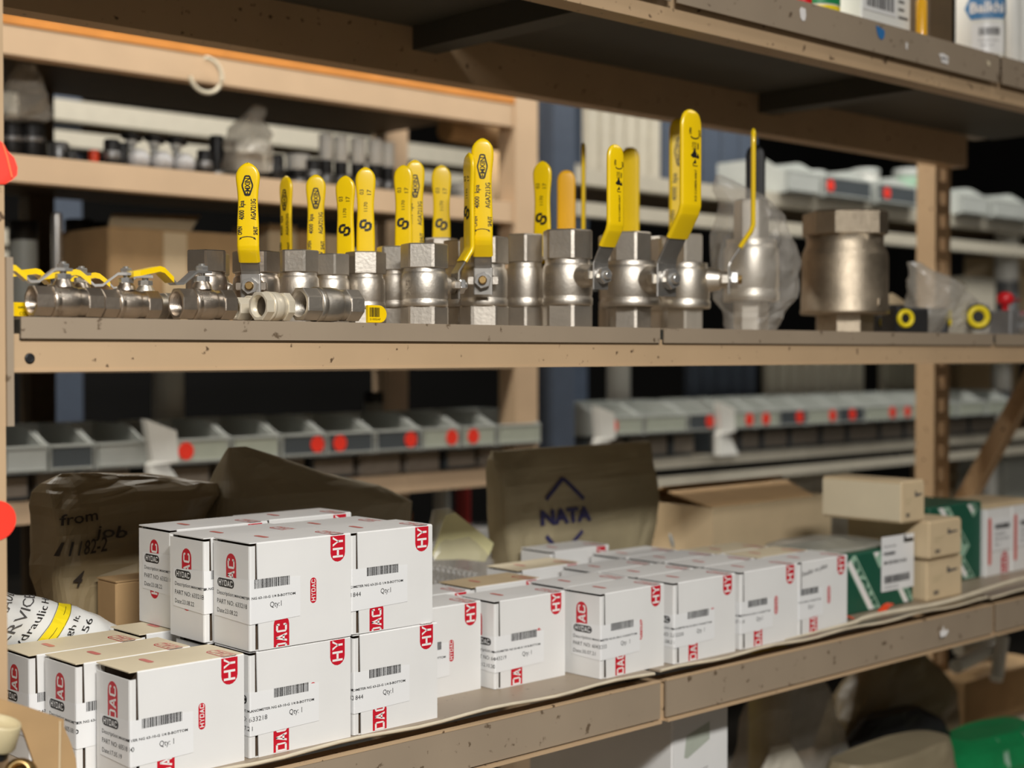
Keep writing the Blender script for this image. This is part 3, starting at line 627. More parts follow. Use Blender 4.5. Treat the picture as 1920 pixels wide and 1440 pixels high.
# valves lying on their side at the left
def lying(label, u, y, Lm, rb, mt='nickel_dark', stem=True, lever=None, rz=0, hexk=.98, barcode_end=False, rollx=0, v=None, sides=8, name='lying_ball_valve'):
    p = PY(u, 600, y); z = MD+rb*1.0 if v is None else v
    t = thing(name, label, 'valve', (p.x, y, z), 0, 'valves lying on their side', rot=(R(rollx), 0, R(rz)))
    Mx = Matrix.Rotation(R(90), 4, 'Y')
    b = valve_body(Lm, rb, rb*hexk, mt, sides, R(22), True, hx0=.26, hx1=.76); b.v = [tuple(Mx @ Vector(q)) for q in b.v]; b.build('valve_body', t)
    if stem:
        S = Matrix.Translation((Lm*.47, 0, rb*.9)); g = rb*.42
        b = MB(); b.lathe([(g*1.5, 0), (g*1.35, rb*.25), (g, rb*.45), (g*.9, rb*.8)], mt, 24, S); b.build('stem_gland', t)
        b = MB(); b.prism(6, g*1.15, rb*.45, rb*.80, 'steel_bright', .4, .12, S); b.prism(6, g*.95, rb*1.12, rb*1.42, 'steel_bright', .1, .2, S); b.lathe([(g*.5, rb*.8), (g*.5, rb*1.55)], 'steel_bright', 14, S); b.build('lever_nut', t)
        if lever:
            ang, ln, m = lever; d = Vector((math.cos(R(ang)), math.sin(R(ang)), 0)); sx = Vector((-d.y, d.x, 0)); zt = rb*1.95
            def strip(bb, pts, w, th, m):
                rows = []
                for (a, zz, ww) in pts:
                    c = Vector((Lm*.47, 0, 0))+d*a+Vector((0, 0, zz)); rows.append([tuple(c+sx*(e*w*ww)+Vector((0, 0, f*th))) for e, f in ((-1, -1), (1, -1), (1, 1), (-1, 1))])
                bb.loft(rows, m, False)
            b = MB(); strip(b, [(-g*1.2, zt, .8), (0, zt, 1), (g*1.3, zt, 1), (rb*1.5, zt-rb*.75, .9), (rb*2.0, zt-rb*.78, .9), (rb*2.5, zt-rb*.30, .9)], g*1.05, .0012, 'steel_bright'); b.build('lever_plate', t)
            b = MB(); strip(b, [(rb*2.25, zt-rb*.56, .95), (rb*2.9, zt-rb*.02, 1), (rb*3.2, zt+rb*.05, 1), (rb*3.2+ln*.8, zt-rb*.25, 1), (rb*3.2+ln, zt-rb*.3, .6)], g*1.25, .0026, m); b.build('lever_sleeve', t)
    if stem:
        b = MB(); rr = rb*.985+.0005
        for row, (tx, a0) in enumerate((('AGA', 62), ('DN15', 36), ('G4000', 12))):
            def fe(a, c, a0=a0): return (Lm*.30+a, -rr*math.cos(R(a0)+c/rb), rr*math.sin(R(a0)+c/rb))
            text(b, tx, rb*.24, 'nickel_pale', fe, width=rb*.8, bold=.02)
        b.build('cast_mark', t)
    return t
lying('lying '+V+'at the far left end with open threaded mouth and folded lever', 58, 1.222, .064, .0145, lever=(168, .035, 'yellow_sleeve'))
lying('second lying '+V+'from the left, right of the open mouth one', 186, 1.235, .058, .0142, lever=(158, .03, 'yellow_sleeve'))
lying('third lying '+V+'with raised yellow lever pointing left', 330, 1.232, .060, .0158, lever=(182, .026, 'yellow_sleeve'))
lying('lying '+V+'tucked behind the far left one', 100, 1.275, .060, .0145, lever=(176, .035, 'yellow_sleeve'))
lying('lying '+V+'tucked behind the second one, pale ringed end showing', 218, 1.28, .066, .0145, 'nickel_pale', lever=(150, .03, 'yellow_sleeve'))
lying('cream coated fitting lying behind the third lying valve', 440, 1.262, .058, .0135, 'cream_coat', stem=False, hexk=.9, name='pipe_fitting')
lying('cream coated hexagon fitting with open threaded bore', 484, 1.222, .037, .0150, 'cream_coat', stem=False, hexk=1.0, rz=8, name='pipe_fitting')
lying('bright steel '+V+'lying with its threaded bore towards the left', 560, 1.212, .072, .0178, 'nickel', stem=False, hexk=.98, rz=2)
# loose yellow levers and tags among them
def slab(name, label, c, l, w, th, rot, m, cat, parts=None):
    b = MB(); n = 10; hw = w/2
    P = [(0, -hw), (l-hw, -hw)]+[(l-hw+hw*math.sin(math.pi*i/n), -hw*math.cos(math.pi*i/n)) for i in range(1, n)]+[(l-hw, hw), (0, hw)]
    b.loft([[(x*.995, y*.93, -th) for x, y in P], [(x, y, -th*.5) for x, y in P], [(x, y, th*.5) for x, y in P], [(x*.995, y*.93, th) for x, y in P]], m, False)
    o = b.build(name, None, c, rot); tag(o, label, cat); return o
c = PY(688, 588, 1.243); o = slab('lever_tip', 'yellow lever tip with a barcode sticker beside the lying bright valve', (c.x, 1.243, MD+.0105), .026, .019, .0018, (R(90), 0, R(2)), 'yellow_sleeve', 'lever')
b = MB(); barcode(b, .002, .016, -.003, .007, 'print_black', lambda a, c2: (a, c2, .0021), 5, 18); text(b, '2100SAF', .0022, 'print_black', lambda a, c2: (.002+a, c2-.0065, .0021), width=.015); b.build('barcode_print', o)
c = PY(20, 578, 1.243); o = slab('lever_tip', 'yellow lever end with small print at the far left shelf corner', (c.x, 1.243, MD+.0075), .026, .0125, .0018, (R(90), 0, R(2)), 'yellow_sleeve', 'lever')
b = MB(); text(b, 'EGMVDK VDABSE', .0018, 'print_black', lambda a, c2: (.006+a, c2+.001, .0021), width=.016, bold=.02); text(b, 'CO', .003, 'print_black', lambda a, c2: (.007+a, c2-.005, .0021), width=.006); b.build('tip_print', o)

# ------------------------------------------------------------------ soft things: bags
def bagmesh(rows, m, seg=28, amp=.004, fr=22, seed=0, sq=.6, caps=True, sub=3):
    """rows: (z, x centre, half width, y centre, half depth) -> crinkled loft"""
    R2 = []
    for i in range(len(rows)-1):
        for k in range(sub):
            f = k/sub; R2.append([rows[i][q]+(rows[i+1][q]-rows[i][q])*f for q in range(5)])
    R2.append(list(rows[-1])); b = MB(); out = []
    for z, xc, hw, yc, hd in R2:
        ring = []
        for j in range(seg):
            a = 2*math.pi*j/seg; c, s_ = math.cos(a), math.sin(a)
            px = xc+hw*math.copysign(abs(c)**sq, c); py = yc+hd*math.copysign(abs(s_)**sq, s_)
            n = noise.noise_vector(Vector((px*fr, py*fr, z*fr+seed*7.3))); r = abs(noise.noise(Vector((px*fr*2.2+seed, z*fr*2.2, py*fr*2.2))))
            ring.append((px+n.x*amp, py+n.y*amp-r*amp*.8, z+n.z*amp*.5))
        out.append(ring)
    b.loft(out, m, False, caps=caps); return b
def drape(b, src, vec=(0, 1, 0), eps=.0008):
    """lay printed lettering (already in b, near the front of src) onto the surface of src"""
    tree = BVHTree.FromPolygons([Vector(v) for v in src.v], src.f); d = Vector(vec).normalized()
    nv = []; ok = []
    for p in b.v:
        h = tree.ray_cast(Vector(p)-d*.5, d); ok.append(h[0] is not None)
        nv.append(tuple(h[0]-d*eps) if h[0] else tuple(p))
    keep = [i for i, f in enumerate(b.f) if all(ok[q] for q in f)]
    b.v = nv; b.f = [b.f[i] for i in keep]; b.m = [b.m[i] for i in keep]; b.sm = [b.sm[i] for i in keep]; return b
def PXY(u, v, y): p = PY(u, v, y); return p.x, p.z

# paper bag printed with the diamond mark
def bag_rows(pts, y, hd):                             # pts: (v, u left, u right, depth factor)
    out = []
    for v, ul, ur, f in pts:
        xl, z = PXY(ul, v, y); xr = PXY(ur, v, y)[0]; out.append((z, (xl+xr)/2, (xr-xl)/2, y, hd*f))
    return out
yb = 1.60
rows = [(DK+.001, XY(1078, yb), .135, yb, .035)]+bag_rows([(1010, 930, 1212, 1), (960, 928, 1214, 1), (910, 925, 1212, .9), (880, 920, 1214, .6), (862, 918, 1216, .35), (846, 922, 1218, .12)], yb, .035)
NB = bagmesh(rows, 'kraft_bag', 40, .006, 13, 3, .35)
base = (XY(1070, yb), yb, DK); t = thing('paper_bag', 'kraft paper bag printed NATA inside a dark blue diamond', 'bag', base)
pr = MB(); xc, zc = PXY(1034, 962, yb); xc -= .004
sc = MPP(1034, yb)
fN = lambda a, c: (xc+a, yb-.06, zc+c)
text(pr, 'NATA', 26*sc, 'ink_blue', lambda a, c: fN(a, c-13*sc), width=.108, bold=.05, center=True)
def bar2(p, q, w):
    dx, dz = q[0]-p[0], q[1]-p[1]; l = math.hypot(dx, dz); nx, nz = -dz/l*w, dx/l*w
    for i in range(6):
        a = (p[0]+dx*i/6, p[1]+dz*i/6); c = (p[0]+dx*(i+1)/6, p[1]+dz*(i+1)/6)
        pr.quad2([(a[0]+nx, a[1]+nz), (c[0]+nx, c[1]+nz), (c[0]-nx, c[1]-nz), (a[0]-nx, a[1]-nz)], 'ink_blue', fN)
bar2((-.040, .026), (-.002, .056), .0032); bar2((-.002, .056), (.038, .022), .0032); bar2((-.044, -.028), (-.012, -.058), .0032); bar2((-.012, -.058), (.032, -.026), .0032)
drape(pr, NB, eps=.0025); lift(NB, base).build('bag_body', t); lift(pr, base).build('diamond_print', t)
# poly bag with marker writing, kraft carton in front
yb = 1.605
rows = [(DK+.001, XY(205, yb), .080, yb, .045)]+bag_rows([(1120, 82, 330, 1), (1060, 74, 345, 1), (1000, 70, 370, .95), (950, 68, 390, .8), (925, 72, 392, .5), (908, 84, 330, .25), (890, 112, 180, .06)], yb, .05)
KB = bagmesh(rows, 'kraft_bag_dark', 44, .010, 19, 9, .4)
base = (XY(210, yb), yb, DK); t = thing('poly_bag', 'brown translucent bag with black marker writing FROM JOB 11182-2', 'bag', base)
pr = MB(); kx, kz = PXY(95, 985, yb); sc = MPP(150, yb)
def mk(tx, u, v, h, w, rot=0):
    x0, z0 = PXY(u, v, yb-.045); text(pr, tx, h*sc, 'ink_marker', lambda a, c: (x0+a*math.cos(R(rot))-c*math.sin(R(rot))+c*.25, yb-.12, z0+c*math.cos(R(rot))+a*math.sin(R(rot))), width=w*sc*1.15, bold=.012)
mk('from', 112, 986, 20, 66, 4); mk('job', 174, 1006, 22, 52, -6); mk('11182-2', 110, 1044, 27, 76, 3); mk('4', 130, 1100, 30, 14, 0)
drape(pr, KB, eps=.004); lift(KB, base).build('bag_body', t); lift(pr, base).build('marker_writing', t)
def simple_box(name, label, x0, x1, y0, y1, z0, z1, m, cat='box', rz=0, flap=None, lid=None):
    t = thing(name, label, cat, (x0, y0, z0), R(rz)); w, d, h = x1-x0, y1-y0, z1-z0
    b = MB(); b.cbox((0, 0, 0), (w, d, h-.0015), m, .0022); b.build('box_body', t)
    b = MB(); b.box((-.0006, -.0004, h-.0014), (w+.0004, d*.49, h), lid or m); b.box((-.0006, d*.505, h-.0014), (w+.0004, d, h), lid or m); b.build('lid_flap', t)
    return t
simple_box('kraft_carton', 'small kraft carton in front of the marker-written bag', XY(215, 1.50), XY(215, 1.50)+.13, 1.500, 1.545, DK, ZV(222, 1090, 1.50), 'kraft')
# second brown bag with a tall peak
yb = 1.60
rows = [(DK+.001, XY(560, yb), .14, yb, .04)]+bag_rows([(1040, 395, 745, 1), (965, 392, 745, 1), (930, 398, 690, .9), (900, 408, 610, .6), (870, 415, 540, .35), (838, 425, 458, .08)], yb, .05)
b = bagmesh(rows, 'grey_brown_bag', 40, .007, 12, 21, .45); base = (XY(560, yb), yb, DK); tag(lift(b, base).build('paper_bag', None, base), 'plain brown bag with a tall folded peak behind the carton stack', 'bag')
# rolled white bag with printed lettering
p0, p1 = PY(-80, 1160, 1.452), PY(225, 1222, 1.465); ax = (p1-p0); Lr = ax.length; axn = ax.normalized()
side = axn.cross(Vector((0, 0, 1))).normalized(); upv = side.cross(axn)
b = MB(); rows = []
for i in range(26):
    f = i/25; rr = .037*(1-.42*max(0, (f-.62)/.38)**1.6); c = p0+ax*f; ring = []
    for j in range(30):
        a = 2*math.pi*j/30; n = noise.noise(Vector((f*9, math.cos(a)*1.6, math.sin(a)*1.6)))*.0035
        ring.append(tuple(c+side*((rr+n)*math.cos(a)*1.1)+upv*((rr+n)*math.sin(a))))
    rows.append(ring)
b.loft(rows, 'white_film', True)
base = Vector(p0); base.z = DK; t = thing('printed_bag', 'rolled white plastic bag printed HYDRAULIC SERVICES with a yellow stripe', 'bag', base)
pr = MB()
def around(f0, a0):
    def fn(a, c):
        f = f0-c/Lr+a*.55/Lr; rr = .037*(1-.42*max(0, (f-.62)/.38)**1.6); th = R(a0)+a/.037; cc = p0+ax*f
        n = noise.noise(Vector((f*9, math.cos(th)*1.6, math.sin(th)*1.6)))*.0035+.0008
        return tuple(cc+side*((rr+n)*math.cos(th)*1.1)+upv*((rr+n)*math.sin(th)))
    return fn
st = -32
for tx, f0, h, w, off in (('HYDRAULIC', 0.030, .0125, .095, -10), ('SERVICES', 0.155, .0125, .088, -6), ('SERVICES', -0.110, .0115, .080, 0)):
    text(pr, tx, h, 'print_grey' if f0 < .3 else 'print_black', around(f0, st+off), width=w)
text(pr, 'Hydraulic Hoses', .0090, 'print_black', around(0.240, st-6), width=.100)
text(pr, 'Tough It,', .0075, 'print_black', around(0.470, st+6), width=.050); text(pr, '02 56', .0085, 'print_black', around(0.570, st+14), width=.044)
st_ = MB(); F = around(0.370, st-14)
for k in range(16):
    a0, a1 = k*.0058, (k+1)*.0058; st_.quad2([F(a0, 0), F(a1, 0), F(a1, .0165), F(a0, .0165)], 'yellow_plastic', lambda *q: q)
F2 = around(0.372, st-14); F3 = around(0.340, st-14)
for k in range(16):
    a0, a1 = k*.0058, (k+1)*.0058
    for e in (0.0005, .0172): pr.quad2([F2(a0, e), F2(a1, e), F2(a1, e+.0006), F2(a0, e+.0006)], 'print_black', lambda *q: q)
    e = .001; pr.quad2([F3(a0, e), F3(a1, e), F3(a1, e+.0006), F3(a0, e+.0006)], 'print_black', lambda *q: q)
st_.v = [tuple(Vector(q)-Vector((0, 0, .0002))) for q in st_.v]
lift(b, base).build('bag_body', t); lift(st_, base).build('yellow_stripe', t); lift(pr, base).build('bag_lettering', t)
# torn kraft sleeve with beige cap and brass fitting, bottom left
c0 = PY(20, 1335, 1.165)
t = thing('torn_carton', 'torn kraft carton sleeve leaning at the bottom left corner', 'carton', (.48, 1.165, DK))
b = MB(); P = []
for u, v in ((-40, 1300), (8, 1312), (60, 1328), (118, 1348), (118, 1362), (130, 1390), (140, 1420), (146, 1480), (140, 1560), (75, 1560), (72, 1480), (62, 1430), (45, 1380), (34, 1352), (8, 1340), (-40, 1325)):
    p = PY(u, v, 1.168); P.append((p.x, p.z))
b.loft([[(x, 1.166, z) for x, z in P], [(x, 1.169, z) for x, z in P]], 'kraft', False)
p = PY(112, 1352, 1.166); q = PY(112, 1560, 1.166); b.tube([(p.x, 1.1655, p.z), ((p.x+q.x)/2-.001, 1.165, (p.z+q.z)/2), (q.x, 1.1655, q.z)], .0011, 'kraft_light', 6)
lift(b, (.48, 1.165, DK)).build('sleeve_panel', t)
p = PY(2, 1352, 1.150); Mx = Matrix.Translation(p) @ Matrix.Rotation(R(12), 4, 'X') @ Matrix.Rotation(R(10), 4, 'Y')
b = MB(); b.lathe([(.0155, -.022), (.0165, -.020), (.0168, -.002), (.0160, .0), (.0142, 0), (.0138, -.004), (.0005, -.0045)], 'beige_plastic', 32, Mx); base = (p.x, p.y, DK)
b.lathe([(.0125, -.03), (.0125, -.022)], 'black_plastic', 24, Mx)
tag(lift(b, p).build('beige_bung', None, p), 'round beige plastic cap in front of the torn kraft sleeve', 'bung')
p = PY(38, 1450, 1.152); Mx = Matrix.Translation(p) @ Matrix.Rotation(R(-35), 4, 'Z') @ Matrix.Rotation(R(70), 4, 'X')
b = MB(); b.lathe([(.009, -.03), (.009, -.012), (.0125, -.012), (.0125, 0)]+[(.0105+.0012*(i % 2), .001+.0012*i) for i in range(8)]+[(.0085, .0105), (.007, .0105), (.0065, 0)], 'brass', 28, Mx)
tag(lift(b, p).build('threaded_fitting', None, p), 'brass threaded fitting at the bottom left corner below the beige cap', 'fitting')

# ------------------------------------------------------------------ other goods on the lower shelf
# clear bag of zinc springs with a pale yellow docket
yb = 1.60; cx = XY(850, yb)
t = thing('parts_bag', 'clear bag of zinc springs with a pale yellow docket behind the cartons', 'bag', (cx, yb, DK))
b = MB()
for k in range(4):
    for i in range(60):
        pass
for k, (dx, dz, l) in enumerate(((-.05, .085, .10), (-.045, .065, .105), (-.05, .045, .10), (-.04, .025, .09))):
    pts = [(dx+l*i/70, .012*math.cos(i*.9), dz-.25*l*i/70+.012*math.sin(i*.9)) for i in range(71)]
    q = MB(); q.tube(pts, .0022, 'grey_metal', 5); q.build('spring', t)
b = MB(); P = [(-.055, .112), (-.03, .165), (-.012, .168), (.062, .118), (.058, .108), (.045, .092), (.0, .10), (-.05, .104)]
b.loft([[(x, -.018, z) for x, z in P], [(x, -.0172, z) for x, z in P]], 'pale_yellow_paper', False); b.build('docket', t)
b = bagmesh([(.001, 0, .06, 0, .025), (.03, 0, .07, 0, .03), (.09, 0, .07, 0, .028), (.13, -.01, .045, 0, .018), (.172, -.02, .014, 0, .004)], 'clear_film', 26, .005, 25, 5); b.build('film', t)
# grey ribbed hose end
p0, p1 = PY(1258, 1016, 1.66), PY(1345, 995, 1.60); b = MB(); pts = []; rr = []
for i in range(49): pts.append(p0+(p1-p0)*(i/48)); rr.append(.0165+.0022*math.sin(i*1.3))
b.tube(pts, rr, 'hose_grey', 20); tag(lift(b, p0).build('ribbed_hose', None, p0), 'grey ribbed hose end lying behind the rows of white cartons', 'hose')
p = PY(1390, 1020, 1.70)
# large open kraft carton
x0, x1 = XY(1338, 1.56), XY(1560, 1.56); zt = ZV(1340, 952, 1.56)
t = thing('kraft_carton', 'large grey-brown kraft carton with open lid flaps at the right', 'box', (x0, 1.56, DK)); w = x1-x0; h = zt-DK
b = MB(); b.box((0, 0, 0), (w, .004, h), 'kraft_light'); b.box((0, .004, 0), (.004, .19, h), 'kraft_light'); b.box((w-.004, .004, 0), (w, .19, h), 'kraft_light'); b.box((0, .186, 0), (w, .19, h), 'kraft_light'); b.box((.004, .004, 0), (w-.004, .186, .004), 'kraft'); b.build('box_body', t)
b = MB(); b.loft([[(0.0, .004, h-.002), (0, .004, h+.001), (w*.86, .004, h+.001), (w*.86, .004, h-.002)], [(.0, .10, h+.018), (0, .10, h+.021), (w, .10, h+.021), (w, .10, h+.018)]], 'kraft', False); b.build('lid_flap', t)
b = MB(); b.loft([[(0, .19, h), (0, .193, h), (w, .193, h), (w, .19, h)], [(.0, .11, h+.026), (0, .11, h+.029), (w, .11, h+.029), (w, .11, h+.026)]], 'kraft', False); b.build('lid_flap', t)
# green cartons with slanted white bands
def green(label, x0, y0, w, d, h, bands, rz=0, m='green_carton', top=None, end=True, zb=DK, wave=True):
    t = thing('green_carton', label, 'box', (x0, y0, zb), R(rz)); b = MB(); b.cbox((0, 0, 0), (w, d, h), m, .003); b.build('box_body', t)
    for (cx, cz, ang, l, hh) in bands:
        q = MB(); ca, sa = math.cos(R(ang)), math.sin(R(ang))
        def clip(poly):
            for ax, lim, sg in ((0, .003, 1), (0, w-.003, -1), (1, .003, 1), (1, h-.003, -1)):
                out = []
                for i in range(len(poly)):
                    p, r = poly[i], poly[(i+1) % len(poly)]; ip = (p[ax]-lim)*sg >= 0; ir = (r[ax]-lim)*sg >= 0
                    if ip: out.append(p)
                    if ip != ir:
                        f = (lim-p[ax])/(r[ax]-p[ax]); out.append((p[0]+(r[0]-p[0])*f, p[1]+(r[1]-p[1])*f))
                poly = out
                if not poly: return poly
            return poly
        T = lambda a, c: (cx+a*ca-c*sa, cz+a*sa+c*ca)
        pg = clip([T(-l/2, -hh/2), T(l/2, -hh/2), T(l/2, hh/2), T(-l/2, hh/2)])
        if len(pg) > 2: q.add([(p[0], -.0005, p[1]) for p in pg], [tuple(range(len(pg)))], 'green_pale')
        pg = clip([T(-l/2, -hh*.42), T(l*.30, -hh*.42), T(l*.30, -hh*.05), T(-l/2, -hh*.05)])
        if len(pg) > 2: q.add([(p[0], -.0008, p[1]) for p in pg], [tuple(range(len(pg)))], 'print_white')
        vs, fs, gw = glyphs('STAUFF', .04); sx = l*.86/gw
        keep = []
        pts = [T(-l*.43+a*sx, hh*.02+c*hh*.36) for a, c in vs]
        for f in fs:
            if all(.003 < pts[i][0] < w-.003 and .003 < pts[i][1] < h-.003 for i in f): keep.append(f)
        if keep: q.add([(p[0], -.0011, p[1]) for p in pts], keep, m)
        q.build('brand_band', t)
    return t
yg = 1.262
x0 = XY(1512, yg); w = XY(1732, yg)-x0; hg = ZV(1700, 1022, yg)-DK
gx = 1.812
t = green('dark green carton with slanted STAUFF bands and a white barcode label', gx, yg, 2.056-gx, .14, hg, ((.108, .034, -52, .13, .027), (.128, .112, -54, .10, .028), (.215, .122, -52, .07, .024), (.222, .012, -52, .07, .024)), 0)
q = MB(); lx0, lz0 = .150, .026
q.box((lx0, -.0016, lz0), (lx0+.092, -.0010, lz0+.085), 'label_paper'); lo = q.build('label_sheet', t)
q = MB(); fL = lambda a, c: (lx0+a, -.0019, lz0+c)
text(q, 'Hydraulik', .004, 'print_grey', lambda a, c: fL(a+.006, c+.068), width=.035); text(q, 'P0020800', .005, 'print_black', lambda a, c: fL(a+.006, c+.056), width=.032, bold=.04); text(q, 'SM 320 500 S U5 B', .005, 'print_black', lambda a, c: fL(a+.006, c+.042), width=.064, bold=.04)
barcode(q, .008, .080, .012, .024, 'print_black', fL, 9, 44); text(q, '4 03020 50120', .004, 'print_grey', lambda a, c: fL(a+.006, c+.004), width=.04)
q.build('label_text', lo); q = MB(); q.add([fL(.062, .072), fL(.09, .072), fL(.09, .078), fL(.068, .078), fL(.068, .083), fL(.062, .083)], [(0, 1, 2, 3, 4, 5)], 'print_black'); q.build('label_mark', lo)
b = bagmesh([(hg-.004, .125, .118, .075, .06), (hg+.006, .11, .105, .08, .055), (hg+.014, .09, .055, .085, .03)], 'cloudy_film', 30, .006, 25, 6); b.build('film_wrap', t)
green('rear dark green carton with slanted bands behind the tan cartons', XY(1738, 1.32)+.012, 1.32, XY(1843, 1.32)-XY(1738, 1.32)-.012, .12, ZV(1790, 946, 1.32)-DK, ((.075, .098, -46, .13, .027), (.095, .040, -46, .13, .025), (.135, .13, -46, .04, .02)))
# tan cartons stacked beside it
def tan_box(label, u0, u1, v0, v1, y, d, ye=None, blank=False, m='kraft_light', rz=0):
    xa, xb = XY(u0, y), XY(u1, y); zb = ZV((u0+u1)/2, v1, y); zt = ZV((u0+u1)/2, v0, y)
    t = thing('tan_carton', label, 'box', (xa, y, zb), R(rz)); w = xb-xa; h = zt-zb
    b = MB(); b.cbox((0, 0, 0), (w, d, h-.001), m, .0025); b.build('box_body', t)
    b = MB(); b.box((.002, -.0012, .004), (w-.002, -.0004, h-.004), m); fl = b.build('end_flap', t)
    if not blank:
        q = MB(); f = lambda a, c: (a, -.0016, c)
        q.add([f(w*.55, h*.60), f(w*.86, h*.64), f(w*.86, h*.68), f(w*.62, h*.68), f(w*.60, h*.74), f(w*.55, h*.72)], [(0, 1, 2, 3, 4, 5)], 'print_grey')
        for k in range(3): q.quad2([(w*.14, h*(.44+k*.06)), (w*(.32+.06*k), h*(.44+k*.06)), (w*(.32+.06*k), h*(.455+k*.06)), (w*.14, h*(.455+k*.06))], 'print_pale_glare_red' if False else 'beige_plastic', f)
        barcode(q, w*.16, w*.32, h*.18, h*.26, 'print_grey', f, 4, 8); q.build('flap_print', fl)
    return t
DZ = lambda u, y: 0
def stack_box(label, x0, y0, w, d, z0, h, blank=False, rz=0):
    t = thing('tan_carton', label, 'box', (x0, y0, z0), R(rz)); b = MB(); b.cbox((0, 0, 0), (w, d, h), 'kraft_light', .0025); b.build('box_body', t)
    b = MB(); b.box((.002, -.0012, .003), (w-.002, -.0003, h-.004), 'kraft_light'); fl = b.build('end_flap', t)
    b = MB(); b.box((-.0012, .002, .004), (-.0003, d-.002, h-.004), 'carton_cream' if blank else 'kraft_light'); b.build('side_panel', t)
    if not blank or True:
        q = MB(); f = lambda a, c: (a, -.0016, c)
        q.add([f(w*.55, h*.60), f(w*.86, h*.64), f(w*.86, h*.68), f(w*.62, h*.68), f(w*.60, h*.76), f(w*.55, h*.74)], [(0, 1, 2, 3, 4, 5)], 'print_grey')
        for k in range(3): q.quad2([(w*.14, h*(.44+k*.06)), (w*(.32+.06*k), h*(.44+k*.06)), (w*(.32+.06*k), h*(.455+k*.06)), (w*.14, h*(.455+k*.06))], 'beige_plastic', f)
        barcode(q, w*.16, w*.32, h*.14, h*.24, 'print_grey', f, 4, 8); q.build('flap_print', fl)
    return t
y3 = 1.245; xa = 2.068; w3 = .104; h3 = .069
stack_box('tan carton with small dark mark, lowest of the leaning trio', xa, y3, w3, .13, DK, h3, rz=0)
stack_box('tan carton with notched flap, middle of the leaning trio', 2.060, y3-.008, w3*.95, .15, DK+h3+.0006, .060, rz=1)
stack_box('tan carton with blank long side, topmost of the leaning trio', XY(1690, y3)+.010, y3+.004, w3*.62, .148, DK+h3+.061, .066, True, rz=0)
# white gauge cartons at the far right
for i, (x0, y0, z0, lab) in enumerate(((2.372, 1.312, DK, 'at the far right end of the shelf, lower left one'), (2.464, 1.312, DK, 'at the far right end of the shelf, lower right one'),)):
    t = thing('gauge_carton', ST+lab, 'box', (x0, y0, z0), 0, 'white gauge cartons'); b = MB(); b.cbox((0, 0, 0), (.09, .11, .125), 'carton_white', .002); b.build('carton_body', t)
    b = MB(); b.box((-.001, -.001, .121), (.091, .11, .127), 'kraft_light'); b.build('lid_flap', t)
    b = MB(); b.box((.020, -.0016, .045), (.088, -.0006, .100), 'label_paper'); lo = b.build('label_sheet', t)
    q = MB(); f = lambda a, c: (a, -.002, c); barcode(q, .028, .080, .083, .092, 'print_black', f, 3, 26)
    for k in range(3): text(q, ('MANOMETER', 'PART NO: 633219', 'Qty: 1')[k], .0045, 'print_grey', lambda a, c, k=k: f(a+.028, c+.072-k*.009), width=(.036, .05, .02)[k])
    q.build('label_text', lo)
    q = MB(); q.poly(stadium(.02, .105, .006), 'print_pale_glare_red', lambda a, c: (.012-c, -.0007, a)); q.build('small_logo', t)
    q = MB(); q.poly(stadium(.002, .042, .012, False, True), 'print_red', lambda a, c: (.065-c, -.0007, a)); logo(q, 'DAC', .001, .012, .016, .002, 'print_white', lambda a, c: (.065-c, -.0010, a)); q.build('base_logo', t)
# orange strap ends under the green carton
for u0, u1, lab in ((1590, 1614, 'left'), (1668, 1688, 'right')):
    p = PY(u0, 1150, 1.225); b = MB(); dx = XY(u1, 1.225)-p.x
    pts = [(0, 0, .0015), (dx*.4, 0, .009), (dx, 0, .003)] if lab == 'left' else [(0, 0, .002), (dx*.6, 0, .010), (dx, 0, .012)]
    b.loft([[(x, -.006, z-.0008), (x, .006, z-.0008), (x, .006, z+.0008), (x, -.006, z+.0008)] for x, _, z in pts], 'orange_plastic', False)
    tag(b.build('strap_end', None, (p.x, 1.24, DK)), 'orange strap end under the %s side of the green carton' % lab, 'strap')

# ------------------------------------------------------------------ right end of the middle shelf
# clear bag over the bagged valve
yv = 1.345; xc = XY(1410, yv); k = MPP(1410, yv)
b = bagmesh([(MD+.001, xc, 52*k, yv, .030), (MD+.03, xc+.002, 60*k, yv, .040), (MD+.05, xc+.004, 86*k, yv, .050), (MD+.09, xc+.003, 92*k, yv, .055), (MD+.13, xc-.002, 84*k, yv, .052), (MD+.165, xc-.004, 66*k, yv, .045), (MD+.19, xc-.016, 50*k, yv, .035), (MD+.215, xc-.030, 34*k, yv+.02, .02), (MD+.232, xc-.045, 14*k, yv+.03, .004)], 'clear_film', 34, .010, 34, 4, .8)
tag(lift(b, (xc, yv, MD)).build('plastic_bag', None, (xc, yv, MD)), 'clear crinkled plastic bag around the large valve with the black lever', 'bag')
